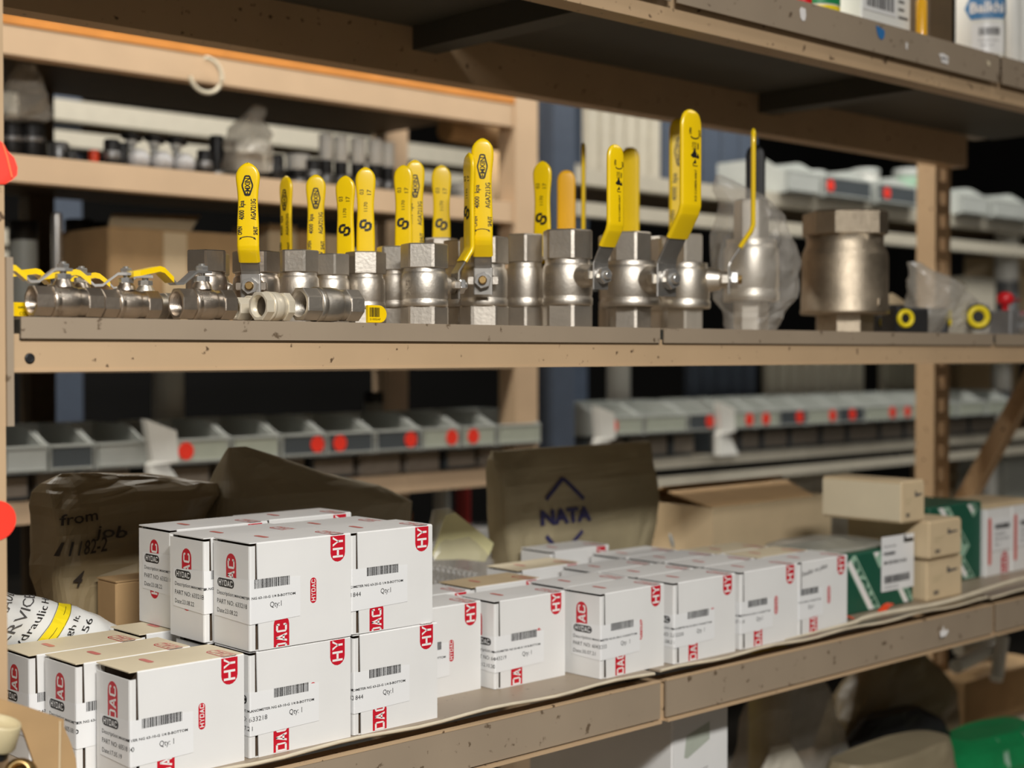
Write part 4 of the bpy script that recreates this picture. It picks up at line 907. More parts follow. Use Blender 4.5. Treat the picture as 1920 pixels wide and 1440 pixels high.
# tan card curl
p = PY(1676, 560, 1.42); b = MB(); rows = []
for i in range(9):
    a = R(-70+i*22); rows.append([(.018*math.cos(a)-.012+.0004*i, .03*math.sin(a), z) for z in (0, .05, .075-.006*abs(i-4))])
b.loft(rows, 'kraft_light', True, closed=False); tag(b.build('card_curl', None, (p.x, 1.42, MD)), 'curled tan card standing right of the big check valve', 'card')
def capped(label, u, v, y, r, l, rz, pr=None, m='black_plastic', name='hydraulic_block', wb=.05):
    p = PY(u, v, y); zc = max(p.z, MD+r+.001); t = thing(name, label, 'fitting', (p.x, y, MD), R(rz))
    h = zc-MD
    b = MB(); b.cbox((-wb*.3, .008, 0), (wb*.7, .008+l, h+r*1.25), m, .003); b.build('block_body', t)
    Mx = Matrix.Translation((0, .008, h)) @ Matrix.Rotation(R(90), 4, 'X')
    b = MB(); b.lathe([(r*1.08, -.004), (r*1.08, .002), (r, .004), (r*.92, .0055), (r*.66, .0055), (r*.60, .001), (r*.3, -.002), (.0004, -.0025)], 'yellow_plastic', 32, Mx); b.build('yellow_cap', t)
    b = MB(); b.lathe([(r*1.25, -.002), (r*1.25, .0005)], 'dark_metal', 28, Mx); b.build('port_ring', t)
    return t
capped('black hydraulic block with bright round yellow cap, right of the check valve', 1702, 597, 1.275, .0140, .05, -30, wb=.06)
capped('black hydraulic block with yellow cap half hidden by the check valve base', 1668, 604, 1.33, .013, .04, -20, wb=.03)
capped('black hydraulic block with narrow turned yellow cap', 1787, 597, 1.31, .0140, .04, 32, wb=.045)
capped('bagged hydraulic fitting with the widest yellow cap near the shelf seam', 1837, 594, 1.285, .0185, .05, -44, m='cloudy_film', wb=.03)
p = PY(1745, 585, 1.335); t = thing('solenoid_valve', 'dark solenoid valve with bright metal screws behind the yellow caps', 'valve', (p.x, 1.405, MD))
b = MB(); b.cbox((-.05, -.02, 0), (.05, .03, .052), 'black_plastic', .004); b.build('valve_block', t)
for k in range(3): b = MB(); b.lathe([(.006, 0), (.006, .008), (.004, .009)], 'steel_bright', 14, Matrix.Translation((-.03+.022*k, -.02, .03)) @ Matrix.Rotation(R(90), 4, 'X')); b.build('screw', t)
xq, yq = XY(1770, 1.34), 1.345; k = MPP(1770, 1.34)
b = bagmesh([(MD+.001, xq, 75*k, yq, .03), (MD+.03, xq+.002, 92*k, yq, .045), (MD+.06, xq-.004, 86*k, yq, .045), (MD+.085, xq-.02, 66*k, yq, .035), (MD+.10, xq-.045, 40*k, yq, .02), (MD+.122, xq-.075, 12*k, yq+.01, .004)], 'cloudy_film', 30, .009, 26, 14, .8)
tag(lift(b, (xq, yq, MD)).build('plastic_bag', None, (xq, yq, MD)), 'cloudy clear bag heaped over the hydraulic blocks at the right', 'bag')
p = PY(1900, 590, 1.32); t = thing('hydraulic_valve', 'metal valve block with glossy red knob at the right edge', 'valve', (p.x, 1.32, MD))
b = MB(); b.cbox((-.028, -.01, 0), (.09, .05, .046), 'grey_metal', .003); b.build('valve_block', t)
b = MB(); b.lathe([(.006, .046), (.006, .056), (.012, .057), (.015, .063), (.015, .072), (.010, .078), (.0005, .080)], 'red_plastic', 24, Matrix.Translation((-.012, .01, 0))); b.build('red_knob', t)
b = MB(); b.tube([(0, .01, .066), (.05, .015, .066)], .003, 'dark_red', 8); b.build('knob_lever', t)
for k in range(2): b = MB(); b.prism(6, .012, 0, .012, 'steel_bright', 0, .1, Matrix.Translation((.01, -.01, .014+.022*k)) @ Matrix.Rotation(R(90), 4, 'X')); b.build('hex_plug', t)

# ------------------------------------------------------------------ top shelf goods
def on_top(u, y): return (XY(u, y), y, TP)
p = on_top(1530, 1.26); t = thing('spray_can', 'red topped can with green and yellow band on the top shelf', 'can', p)
b = MB(); b.lathe([(.030, 0), (.032, .003), (.032, .15), (.02, .165)], 'white_plastic', 32); b.build('can_body', t)
b = MB(); b.lathe([(.0326, .022), (.0326, .07)], 'green_bright', 32, caps=False); b.build('green_band', t)
b = MB(); b.lathe([(.0324, .006), (.0324, .02)], 'yellow_plastic', 32, caps=False); b.build('yellow_band', t)
p = on_top(1502, 1.222); b = MB(); b.lathe([(.012, 0), (.013, .003), (.013, .05), (.009, .055)], 'red_plastic', 24); b.lathe([(.006, .055), (.006, .07)], 'white_plastic', 16); tag(b.build('small_bottle', None, p), 'small red bottle left of the green banded can', 'bottle')
p = on_top(1592, 1.27); b = MB(); b.lathe([(.018, 0), (.019, .003), (.019, .13), (.017, .14)], 'grey_metal', 28); b.lathe([(.0194, .03), (.0194, .035)], 'dark_metal', 28); tag(b.build('grey_tin', None, p), 'slim grey metal tin between the banded can and barcode carton', 'tin')
x0 = XY(1612, 1.235); x1 = XY(1704, 1.235)
t = thing('barcode_carton', 'white carton with a large barcode on the top shelf', 'box', (x0, 1.235, TP)); w = x1-x0
b = MB(); b.cbox((0, 0, 0), (w, .12, .18), 'white_plastic', .002); b.build('box_body', t)
q = MB(); q.box((.004, -.0012, .030), (w*.68, -.0003, .15), 'label_paper'); lo = q.build('label_sheet', t)
q = MB(); barcode(q, .012, w*.64, .036, .14, 'print_grey', lambda a, c: (a, -.0016, c), 6, 11); q.build('barcode_print', lo)
q = MB()
for k in range(9): q.quad2([(w*.74, .03+k*.012), (w*(.86+.08*(k % 3 == 0)), .03+k*.012), (w*(.86+.08*(k % 3 == 0)), .034+k*.012), (w*.74, .034+k*.012)], 'print_grey', lambda a, c: (a, -.0004, c))
q.build('side_text', t)
p = on_top(1724, 1.225); b = MB(); b.lathe([(.0085, 0), (.0085, .062), (.006, .066)], 'amber_sleeve', 20); b.lathe([(.006, .066), (.006, .13)], 'grey_metal', 16); tag(b.build('marker_pen', None, p), 'upright yellow marker with grey barrel on the top shelf', 'pen')
b = MB(); xa = XY(1738, 1.26); b.cbox((0, 0, 0), (XY(1782, 1.26)-xa, .20, .22), 'brown_panel', .002); b.box((.002, -.001, .002), (XY(1782, 1.26)-xa-.002, 0, .2), 'brown_panel'); tag(b.build('brown_carton', None, (xa, 1.26, TP)), 'plain dark brown carton beside the yellow marker', 'box')
p = on_top(1840, 1.30); t = thing('white_jug', 'white plastic jug with blue hexagon logo and barcode label', 'jug', p)
b = MB(); rj = 50*MPP(1840, 1.30); b.lathe([(rj*.92, 0), (rj, .008), (rj, .17), (rj*.8, .2), (rj*.4, .22), (rj*.4, .25)], 'white_plastic', 40); b.build('jug_body', t)
aj = math.atan2(-1.30, -p[0])+R(8)
cy = lambda a, c, o=.0006: ((rj+o)*math.cos(aj+a/rj), (rj+o)*math.sin(aj+a/rj), c)
def curved(q, a0, a1, c0, c1, m, o):
    n = 8
    for i in range(n):
        s0, s1 = a0+(a1-a0)*i/n, a0+(a1-a0)*(i+1)/n; q.add([cy(s0, c0, o), cy(s1, c0, o), cy(s1, c1, o), cy(s0, c1, o)], [(0, 1, 2, 3)], m)
q = MB(); curved(q, -.026, .030, .030, .080, 'label_paper', .0008); lo = q.build('label_sheet', t)
q = MB(); barcode(q, -.014, .022, .060, .073, 'print_grey', lambda a, c: cy(a, c, .0012), 2, 14); text(q, 'FLUSH ALL', .003, 'print_grey', lambda a, c: cy(a-.014, c+.050, .0012), width=.034); text(q, '500 ml', .003, 'print_grey', lambda a, c: cy(a-.012, c+.042, .0012), width=.022); q.build('label_text', lo)
q = MB()
for (a0, a1, c0, c1, cc0, cc1) in ((-.040, -.028, .108, .108, .088, .128), (-.028, .028, .088, .128, .088, .128), (.028, .040, .088, .128, .108, .108)):
    n = 6
    for i in range(n):
        f0, f1 = i/n, (i+1)/n; s0, s1 = a0+(a1-a0)*f0, a0+(a1-a0)*f1
        q.add([cy(s0, c0+(cc0-c0)*f0, .0009), cy(s1, c0+(cc0-c0)*f1, .0009), cy(s1, c1+(cc1-c1)*f1, .0009), cy(s0, c1+(cc1-c1)*f0, .0009)], [(0, 1, 2, 3)], 'blue_logo')
lg = q.build('hexagon_logo', t); q = MB(); text(q, 'Balkhi', .018, 'print_white', lambda a, c: cy(a-.029, c+.099, .0014), width=.058, bold=.03); q.build('logo_text', lg)
for i, (u, y) in enumerate(((1896, 1.235), (1912, 1.25))):
    p = on_top(u, y); b = MB(); t = thing('sealant_tube', 'white sealant tube with red tip, %s of the pair at the upper right edge' % ('left', 'right')[i], 'tube', p, 0, 'sealant tubes')
    b = MB(); b.lathe([(.011, .012), (.012, .015), (.012, .2)], 'white_plastic', 24); b.build('tube_body', t)
    b = MB(); b.lathe([(.004, 0), (.0065, .002), (.009, .012)], 'red_plastic', 20); b.build('red_tip', t)

# ------------------------------------------------------------------ below the lower shelf
BZ = .42
x0 = XY(1262, 1.25); x1 = XY(1366, 1.25)
t = thing('white_carton', 'tall plain white carton standing below the lower shelf', 'box', (x0, 1.25, BZ)); w = x1-x0
h = ZV(1262, 1344, 1.25)-BZ
b = MB(); b.cbox((0, .0005, 0), (w, .27, h), 'carton_white', .0015); b.build('box_body', t)
b = MB(); b.box((.0015, -.0008, 0), (w-.001, .0004, h-.002), 'carton_white'); fl = b.build('end_flap', t)
q = MB(); P = [(w*.20, h-.058), (w*.24, h-.030), (w*.66, h-.018), (w*.66, h-.042), (w*.26, h-.060)]; q.add([(a, -.0011, c) for a, c in P], [(0, 1, 2, 3, 4)], 'bin_clear'); q.build('tape_patch', fl)
q = MB()
for k, tx in enumerate(('00007', 'ELP P 07 16 W', 'L.OHYDAC')): text(q, tx, .0048, 'print_grey', lambda a, c, k=k: (w*.54+a, -.0011, h-.083-k*.010+c+a*.08), width=(.020, .040, .028)[k], center=True)
q.build('stamp_print', fl)
def lump(name, label, u0, u1, v0, v1, y, hd, m, seed, amp=.012, cat='bag', prof=(1, 1, .9, .7, .4)):
    xl, xr = XY(u0, y), XY(u1, y); zt = ZV((u0+u1)/2, v0, y); zb = BZ+.001 if v1 is None else ZV((u0+u1)/2, v1, y)
    n = len(prof); rows = [(zb+(zt-zb)*i/(n-1), (xl+xr)/2, (xr-xl)/2*f, y, hd*f) for i, f in enumerate(prof)]
    b = bagmesh(rows, m, 28, amp, 14, seed, .6); base = ((xl+xr)/2, y, zb); return tag(lift(b, base).build(name, None, base), label, cat)
lump('plastic_bag', 'dim grey plastic bag hanging under the shelf beside the white carton', 1395, 1560, 1245, None, 1.50, .06, 'cloudy_film', 31)
lump('plastic_bag', 'dim brownish plastic sack filling the gap below the lower shelf', 1560, 1775, 1225, None, 1.58, .07, 'kraft_bag_dark', 32)
lump('plastic_bag', 'grey wrapped bundle lying at the bottom right foreground', 1560, 1775, 1402, None, 1.36, .05, 'grey_brown_bag', 33, .006, prof=(1, 1, 1, .96, .85))
lump('paper_scrap', 'folded dim white paper at the bottom right of the white carton', 1408, 1520, 1395, None, 1.40, .012, 'grey_beam', 34, .006, 'paper', prof=(1, 1, .8, .3))
lump('dark_bag', 'black bag lying behind the grey wrapped bundle', 1560, 1780, 1335, None, 1.47, .04, 'black_plastic', 35, .01)
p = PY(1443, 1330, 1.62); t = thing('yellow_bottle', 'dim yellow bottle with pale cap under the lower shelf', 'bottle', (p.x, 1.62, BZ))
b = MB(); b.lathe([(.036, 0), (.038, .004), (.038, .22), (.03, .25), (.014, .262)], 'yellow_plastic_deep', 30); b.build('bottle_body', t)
b = MB(); b.lathe([(.016, .262), (.016, .29), (.014, .292)], 'worn_edge', 24); b.build('bottle_cap', t)
# crumpled green printed bag at the bottom right corner
xl, xr = XY(1770, 1.38), XY(1960, 1.38)
b = bagmesh([(BZ+.001, (xl+xr)/2, .17, 1.38, .05), (BZ+.02, (xl+xr)/2, .17, 1.38, .055), (BZ+.045, (xl+xr)/2+.02, .15, 1.40, .05), (BZ+.062, (xl+xr)/2+.04, .12, 1.42, .04)], 'green_bright', 36, .008, 12, 41, .6)
base = ((xl+xr)/2, 1.38, BZ); t = thing('green_bag', 'crumpled bright green bag with white printed bands at the bottom right', 'bag', base)
pr = MB()
for cx, l in ((-.06, .05), (.03, .05), (.11, .05)):
    for i in range(8):
        a0, a1 = i/8, (i+1)/8; f = lambda a, e: (base[0]+cx+a*l+.015*math.sin(a*2.2), 1.2, BZ+.008+a*.045+e)
        pr.quad2([f(a0, 0), f(a1, 0), f(a1, .012), f(a0, .012)], 'green_pale', lambda *q: q)
drape(pr, b); lift(b, base).build('bag_body', t); lift(pr, base).build('printed_band', t)
# white pipe pieces and blue lid
def pipe(label, pts, r, m='white_plastic', name='plastic_pipe'):
    b = MB(); b.tube(pts, r, m, 18); base = pts[0]; return tag(lift(b, base).build(name, None, base), label, 'pipe')
ya = 1.55
a, c = PY(1792, 1250, ya), PY(1868, 1212, ya); pipe('white plastic pipe lying under the lower shelf, lower of two', [a, (a+c)/2, c], .0145)
a2, c2 = PY(1796, 1218, 1.60), PY(1868, 1196, 1.60); pipe('dim white plastic pipe lying under the shelf, upper of two', [a2, (a2+c2)/2, c2], .0135, 'grey_beam')
d1, d2 = PY(1880, 1196, 1.53), PY(1868, 1274, 1.51); pipe('upright white plastic pipe end standing across the two lying ones', [d1, (d1+d2)/2, d2], .0135)
p = PY(1845, 1188, 1.66); b = MB(); b.lathe([(.03, -.01), (.034, -.008), (.034, .008), (.03, .010)], 'blue_sticker', 28); tag(b.build('blue_lid', None, p), 'blue round lid behind the white pipes under the shelf', 'lid')
pz = PY(1830, 1240, 1.60); b = MB(); b.cbox((0, 0, 0), (.34, .09, pz.z-BZ-.02), 'kraft', .003); b.box((.002, -.001, .01), (.338, 0, pz.z-BZ-.03), 'kraft'); tag(b.build('kraft_carton', None, (pz.x-.12, 1.555, BZ)), 'dim kraft carton under the white pipes below the lower shelf', 'box')

# ------------------------------------------------------------------ rack across the second aisle
RB = 2.60
rackb = thing('shelving_rack', 'blurred tan rack across the aisle with an orange edged top board', 'shelving', (-.4, RB, 0))
def bpart(name, mb, par=None, org=(-.4, 2.60, 0)): return lift(mb, org).build(name, par or rackb)
for z0, z1 in ((1.748, 1.802), (1.516, 1.566), (1.165, 1.205), (.882, .922), (.44, .48)):
    b = MB(); b.box((-.4, RB, z0), (2.44, RB+.04, z1), 'timber_tan'); bpart('beam', b)
    b = MB(); b.box((-.4, RB+.04, z1-.015), (2.44, RB+.55, z1), 'brown_panel'); bpart('shelf_panel', b)
b = MB(); b.box((-.4, RB-.002, 1.803), (2.44, RB+.5, 1.820), 'orange_board'); bpart('top_board', b)
for y0 in (RB-.005, RB+.50): b = MB(); b.box((2.44, y0, 0), (2.515, y0+.004, 2.35), 'timber_tan'); b.box((2.44, y0+.004, 0), (2.444, y0+.06, 2.35), 'timber_tan'); b.box((2.511, y0+.004, 0), (2.515, y0+.06, 2.35), 'timber_tan'); bpart('upright_post', b)
b = MB(); b.box((1.44, RB+.50, 0), (1.50, RB+.55, 1.80), 'brown_panel'); bpart('upright_post', b)
for y in (RB+.02, RB+.51): b = MB(); b.box((-.4, y, 0), (-.34, y+.04, 2.35), 'timber_tan'); bpart('upright_post', b)
# hose loop hanging over the top beam
p = PY(385, 132, RB-.02); b = MB(); rl = 34*MPP(385, RB)
b.tube([(p.x+rl*math.cos(R(a)), p.y-.002, p.z-.01+rl*.95*math.sin(R(a))) for a in range(-170, 100, 12)], .0042, 'hose_loop', 8); tag(lift(b, p).build('hose_loop', None, p), 'pale loop of thin hose hanging from the orange edged beam', 'hose')
def bin_(label, x0, x1, y, z, h, m, front, dot=None, d=.22, org=None, group='picking bins'):
    t = thing('picking_bin', label, 'bin', (x0, y, z), 0, group); w = x1-x0; e = .004
    b = MB()                                                     # side walls step down towards the open front
    for xa in (0, w-e):
        b.loft([[(xa, 0, 0), (xa+e, 0, 0), (xa+e, 0, h*.62), (xa, 0, h*.62)], [(xa, .02, 0), (xa+e, .02, 0), (xa+e, .02, h*.66), (xa, .02, h*.66)], [(xa, .08, 0), (xa+e, .08, 0), (xa+e, .08, h), (xa, .08, h)], [(xa, d, 0), (xa+e, d, 0), (xa+e, d, h), (xa, d, h)]], m, False)
    b.box((e, d-e, 0), (w-e, d, h), m); b.box((e, 0, 0), (w-e, d-e, e), m); b.build('bin_body', t)
    b = MB(); b.box((0, -.003, 0), (w, .001, h*.62), m); b.build('front_wall', t)
    b = MB(); b.box((w*.06, -.008, h*.10), (w*.94, -.0035, h*.56), front); b.box((w*.04, -.009, h*.06), (w*.96, -.0035, h*.10), 'bin_grey'); b.box((w*.04, -.009, h*.56), (w*.96, -.0035, h*.60), 'bin_grey'); hd = b.build('label_holder', t)
    if dot is not None:
        q = MB(); q.lathe([(.0175, 0), (.0175, .001)], 'fluoro_red', 20, Matrix.Translation((w*dot, -.0085, h*.33)) @ Matrix.Rotation(R(90), 4, 'X')); q.build('red_dot', t)
    return t
yb = RB-.02
NM = ['left end', 'second', 'third', 'fourth', 'fifth', 'sixth', 'seventh', 'eighth', 'ninth', 'tenth', 'right end']
spec = [(4, 86, 'bin_grey', 'bin_grey', None), (90, 172, 'bin_grey', 'bin_dark', None), (176, 276, 'bin_grey', 'bin_grey', None), (322, 428, 'bin_grey', 'bin_clear', .2), (432, 520, 'bin_grey', 'bin_clear', None),
        (526, 606, 'bin_grey', 'bin_dark', .8), (610, 698, 'bin_grey', 'bin_dark', .25), (702, 786, 'bin_grey', 'bin_dark', .75), (790, 860, 'bin_grey', 'bin_clear', .75), (864, 926, 'bin_grey', 'bin_clear', .3), (930, 1012, 'bin_grey', 'bin_clear', None)]
for i, (u0, u1, m, fr, dt) in enumerate(spec):
    x0, x1 = XY(u0, yb), XY(u1, yb)
    bin_('grey picking bin %s, %s in the near background row%s' % ('with red dot' if dt else 'without dot', NM[i], ''), x0, x1, yb, .978, .082, m, fr, dt)
    b = MB(); b.cbox((.006, 0, 0), (x1-x0-.006, .2, .052), 'bin_front_shaded' if i % 3 else 'bin_dark', .004); b.box((.012, -.003, .008), (x1-x0-.012, 0, .044), 'bin_front_shaded'); tag(b.build('stock_carton', None, (x0, yb+.06, .9225)), 'dim stock carton under the %s bin of the near background row' % NM[i], 'box', 'dim cartons under the bins')
p = PY(300, 842, yb-.03); t = thing('bin_rail', 'pale upright bin rail with angled bracket left of the red dot bin', 'bracket', (p.x, yb-.03, .922))
b = MB(); b.loft([[(-.022, 0, z), (.022, 0, z), (.022, .02, z), (-.022, .02, z)] for z in (0, .06)]+[[(-.016, 0, .068), (.034, -.012, .066), (.034, .02, .066), (-.016, .02, .068)], [(-.030, .0, .15), (.030, -.012, .126), (.030, .02, .126), (-.030, .02, .15)]], 'white_plastic', False); b.build('rail_plate', t)
b = MB(); b.loft([[(.022, 0, .0), (.06, 0, 0), (.06, .004, 0), (.022, .004, 0)], [(.022, 0, .05), (.026, 0, .05), (.026, .004, .05), (.022, .004, .05)]], 'white_plastic', False); b.build('rail_gusset', t)
# goods on the second level of that rack
Z2B = 1.566
def cyl(name, label, u, v0, y, rpx, m, zb, cat, extra=None, seg=24):
    x = XY(u, y); r = rpx*MPP(u, y); zt = ZV(u, v0, y); t = thing(name, label, cat, (x, y, zb)); h = zt-zb
    b = MB(); b.lathe([(r*.95, 0), (r, h*.02), (r, h*.93), (r*.9, h)], m, seg); b.build('body', t)
    if extra:
        for (f0, f1, rk, mm, nm) in extra: b = MB(); b.lathe([(r*rk*.96, h*f0), (r*rk, h*f0+.002), (r*rk, h*f1-.002), (r*rk*.94, h*f1)], mm, seg); b.build(nm, t)
    return t
for i, (u, lab) in enumerate(((24, 'left'), (62, 'right'))):
    cyl('gauge_housing', 'black cylindrical housing with grey ring, %s of the bagged pair at the far left' % lab, u, 232, 2.75, 24, 'black_plastic', Z2B, 'housing', ((.55, .68, 1.05, 'grey_metal', 'ring'),))
xq, yq = XY(48, 2.74), 2.74; k = MPP(48, 2.74)
b = bagmesh([(Z2B+.085, xq, 42*k, yq, .04), (Z2B+.12, xq, 46*k, yq, .045), (Z2B+.16, xq, 36*k, yq, .03), (Z2B+.195, xq+.004, 12*k, yq, .008)], 'cloudy_film', 26, .016, 30, 51); tag(lift(b, (xq, yq, Z2B+.085)).build('plastic_bag', None, (xq, yq, Z2B+.085)), 'peaked clear bag over the black housings at the far left', 'bag')
cyl('orange_plug', 'small orange plug on the blurred shelf left of the grey balls', 178, 282, 2.70, 10, 'orange_plastic', Z2B, 'plug', ((.85, 1.0, .6, 'dark_red', 'plug_top'),))
cyl('grey_block', 'dim grey canister left of the small orange plug', 112, 268, 2.80, 20, 'grey_metal', Z2B, 'canister', ((.9, 1.02, .8, 'dark_metal', 'lid'),))
for i, u in enumerate((262, 305, 346)):
    x = XY(u, 2.68); r = 21*MPP(u, 2.68); t = thing('accumulator', 'grey ball accumulator, %s of the three in a row' % ('left', 'middle', 'right')[i], 'accumulator', (x, 2.68, Z2B), 0, 'grey ball accumulators')
    b = MB(); b.lathe([(.0005+r*math.sin(math.pi*j/14), r-r*math.cos(math.pi*j/14)) for j in range(15)], 'ball_grey', 26); b.build('ball', t)
    b = MB(); b.lathe([(r*.35, r*1.9), (r*.35, r*2.5), (r*.5, r*2.5), (r*.5, r*2.9)], 'white_plastic', 18, Matrix.Translation((0, .03, 0))); b.build('neck', t)
    b = MB(); b.lathe([(r*.5, r*2.95), (r*.95, r*3.05), (r*1.0, r*3.4), (r*.6, r*3.6)], 'black_plastic', 20, Matrix.Translation((-.012, .03, 0)) @ Matrix.Rotation(R(10), 4, 'Y')); b.build('black_knob', t)
for i, u in enumerate((408, 432, 470)):
    cyl('gauge_housing', 'black housing with silver foot, %s of three beside the peaked bag' % ('left', 'middle', 'right')[i], u, (255, 285, 290)[i], 2.72, (14, 22, 24)[i], 'black_plastic', Z2B, 'housing', ((.02, .22, 1.15, 'steel_bright', 'silver_foot'),))
xq, yq = XY(452, 2.72), 2.70; k = MPP(452, 2.7)
b = bagmesh([(Z2B+.02, xq, 44*k, yq, .05), (Z2B+.08, xq, 46*k, yq, .05), (Z2B+.12, xq+.006, 32*k, yq, .03), (Z2B+.165, xq+.03, 10*k, yq, .008)], 'cloudy_film', 26, .016, 30, 53); tag(lift(b, (xq, yq, Z2B+.02)).build('plastic_bag', None, (xq, yq, Z2B+.02)), 'peaked grey clear bag in the middle of the blurred shelf', 'bag')
for i, u in enumerate((560, 612, 640, 672, 704, 728)):
    cyl('capped_bottle', 'black bodied bottle with silver white cap, %s of six on the blurred shelf' % ('first', 'second', 'third', 'fourth', 'fifth', 'sixth')[i], u, (292, 254, 258, 262, 264, 270)[i], 2.72, (22, 13, 13, 14, 14, 12)[i], 'black_plastic', Z2B, 'bottle', ((.55, 1.02, 1.03, 'white_plastic', 'cap'), (.12, .30, 1.04, 'grey_metal', 'band')))
p0, p1 = PY(835, 240, 2.75), PY(945, 262, 2.75); b = MB(); t = thing('card_roll', 'tan cardboard roll with teal end cap under the blurred top beam', 'roll', p0)
b.tube([Vector((0, 0, 0)), p1-p0], .032, 'kraft', 20); b.build('roll_body', t); b = MB(); d = (p1-p0).normalized(); b.tube([p1-p0, p1-p0+d*.03], .033, 'teal_plastic', 20); b.build('teal_cap', t)
for i, (u0, v0, u1, v1) in enumerate(((905, 410, 935, 285), (940, 415, 968, 300))):
    a, c = PY(u0, v0, 2.80), PY(u1, v1, 2.95); a.z = max(a.z, Z2B); b = MB(); M = Matrix.Translation(a) @ (c-a).to_track_quat('Z', 'X').to_matrix().to_4x4(); b.cbox((-.008, -.03, 0), (.008, .03, (c-a).length), 'kraft', .002, M); tag(lift(b, a).build('leaning_board', None, a), 'tan board leaning inside the blurred rack, %s one' % ('left', 'right')[i], 'board')
cyl('round_tin', 'white round tin behind the yellow levers on the blurred shelf', 868, 345, 2.72, 26, 'white_plastic', Z2B, 'tin', ((.4, .55, 1.02, 'grey_metal', 'band'),))
for i, (u, v0, r) in enumerate(((135, 285, 12), (212, 262, 15), (232, 268, 10), (385, 282, 14), (518, 292, 16), (588, 300, 14), (760, 318, 16))):
    cyl('black_coupling', 'small black coupling on the blurred shelf, %s of seven from left' % ('first', 'second', 'third', 'fourth', 'fifth', 'sixth', 'last')[i], u, v0, 2.69, r, 'black_plastic', Z2B, 'coupling', ((.35, .6, 1.06, 'grey_metal' if i % 2 else 'dark_metal', 'ring'),))
# level behind the valves
Z3B = 1.205
x0, x1 = XY(205, 2.66), XY(475, 2.66)
t = thing('kraft_carton', 'large blurred kraft carton with torn open top behind the lying valves', 'box', (x0, 2.66, Z3B)); w = x1-x0; h = ZV(330, 432, 2.66)-Z3B
b = MB(); b.cbox((0, 0, 0), (w, .25, h), 'kraft', .004); b.build('box_body', t)
b = MB(); b.loft([[(0, 0, h), (0, .003, h), (w*.55, .003, h), (w*.55, 0, h)], [(.06, .10, h+.035), (.06, .103, h+.035), (w*.8, .103, h+.045), (w*.8, .10, h+.045)]], 'kraft_light', False); b.build('lid_flap', t)
b = MB(); b.box((w*.36, -.002, 0), (w*.52, -.0005, h*.98), 'kraft_light'); b.build('tape_strip', t)
b = MB(); b.box((w*.58, -.002, h*.35), (w*.70, -.0006, h*.5), 'print_grey'); b.build('box_print', t)
cyl('steel_cylinder', 'bright steel cylinder on the blurred shelf at the left, left one', 108, 400, 2.75, 10, 'steel_bright', Z3B, 'cylinder', ((.9, 1.0, .6, 'grey_metal', 'rod'),))
cyl('steel_cylinder', 'bright steel cylinder on the blurred shelf left of the kraft carton, right one', 236, 405, 2.95, 14, 'steel_bright', Z3B, 'cylinder', ((.9, 1.0, .6, 'grey_metal', 'rod'),))
for i, (u, v0, m) in enumerate(((45, 415, 'panel_grey'), (150, 412, 'bin_dark'), (195, 418, 'brown_panel'))):
    cyl('stock_tin', 'dim stock tin on the blurred left shelf, %s of three' % ('left', 'middle', 'right')[i], u, v0, 2.9, 26, m, Z3B, 'tin', ((.85, 1.0, 1.03, 'dark_metal', 'lid'),))
for i, (u, v0, m) in enumerate(((505, 420, 'kraft_light'), (560, 430, 'kraft'), (612, 440, 'kraft_light'))):
    x0 = XY(u, 2.75); simple_box('kraft_carton', 'blurred tan carton behind the yellow levers, %s of three' % ('left', 'middle', 'right')[i], x0, x0+.076, 2.75, 2.9, Z3B, ZV(u, v0, 2.75), m)
cyl('white_cartridge', 'white filter cartridge with navy base seen below the valve shelf at the left', 315, 640, 2.92, 30, 'white_plastic', .925, 'cartridge', ((.0, .42, .98, 'black_plastic', 'base'), (.42, .60, .99, 'navy_plastic', 'navy_band')))  # black base added to stand in for the dark below the navy band
for i, (u, v0, m) in enumerate(((700, 735, 'bin_grey'), (780, 790, 'bin_clear'), (660, 800, 'worn_edge'))):
    cyl('stock_tin', 'dim pale tin behind the near bins, %s' % ('on the left post', 'right one', 'small one')[i], u, v0, 2.88, (18, 14, 8)[i], m, .925, 'tin', ((.85, 1.0, 1.04, 'dark_metal', 'lid'),))
# low level goods of that rack
for i, (u, v0, m, r) in enumerate(((828, 905, 'bin_grey', 16), (868, 900, 'dark_red', 14), (760, 960, 'orange_board', 12), (905, 985, 'white_plastic', 30))):
    cyl('stock_tin', 'dim %s on the low blurred shelf beside the diamond bag' % ('grey bottle', 'dark red tin', 'orange brown tin', 'white drum')[i], u, v0, 2.85, r, m, .48, 'tin', ((.8, 1.0, .8, 'dark_metal', 'lid'),))

# ------------------------------------------------------------------ next bay of the row across the aisle, grey
bayx = 2.57
bay = thing('shelving_rack', 'grey rack bay with paired pale beams right of the tan rack', 'shelving', (bayx, RB, 0))
def ypart(name, mb): return lift(mb, (bayx, RB, 0)).build(name, bay)
for z0, z1 in ((1.628, 1.668), (1.548, 1.584), (.888, .916), (.838, .864), (.44, .48)):
    b = MB(); b.box((2.65, RB, z0), (7.0, RB+.04, z1), 'grey_beam'); ypart('beam', b)
for z in (1.668, .916, .48): b = MB(); b.box((2.65, RB+.04, z-.015), (7.0, RB+.6, z), 'brown_panel'); ypart('shelf_panel', b)
for x in (bayx, 6.9): b = MB(); b.box((x, RB-.005, 0), (x+.075, RB+.05, 2.5), 'slate_blue'); b.box((x+.075, RB+.02, 0), (x+.085, RB+.05, 2.5), 'dark_metal'); ypart('upright_post', b)
spec = [(1130, 1204, .2), (1206, 1286, None), (1290, 1336, .8), (1362, 1416, .72), (1418, 1458, .35), (1460, 1510, .7), (1512, 1568, .8), (1570, 1618, .5), (1620, 1678, .85), (1680, 1724, .4), (1726, 1790, None), (1794, 1846, None), (1848, 1900, None)]
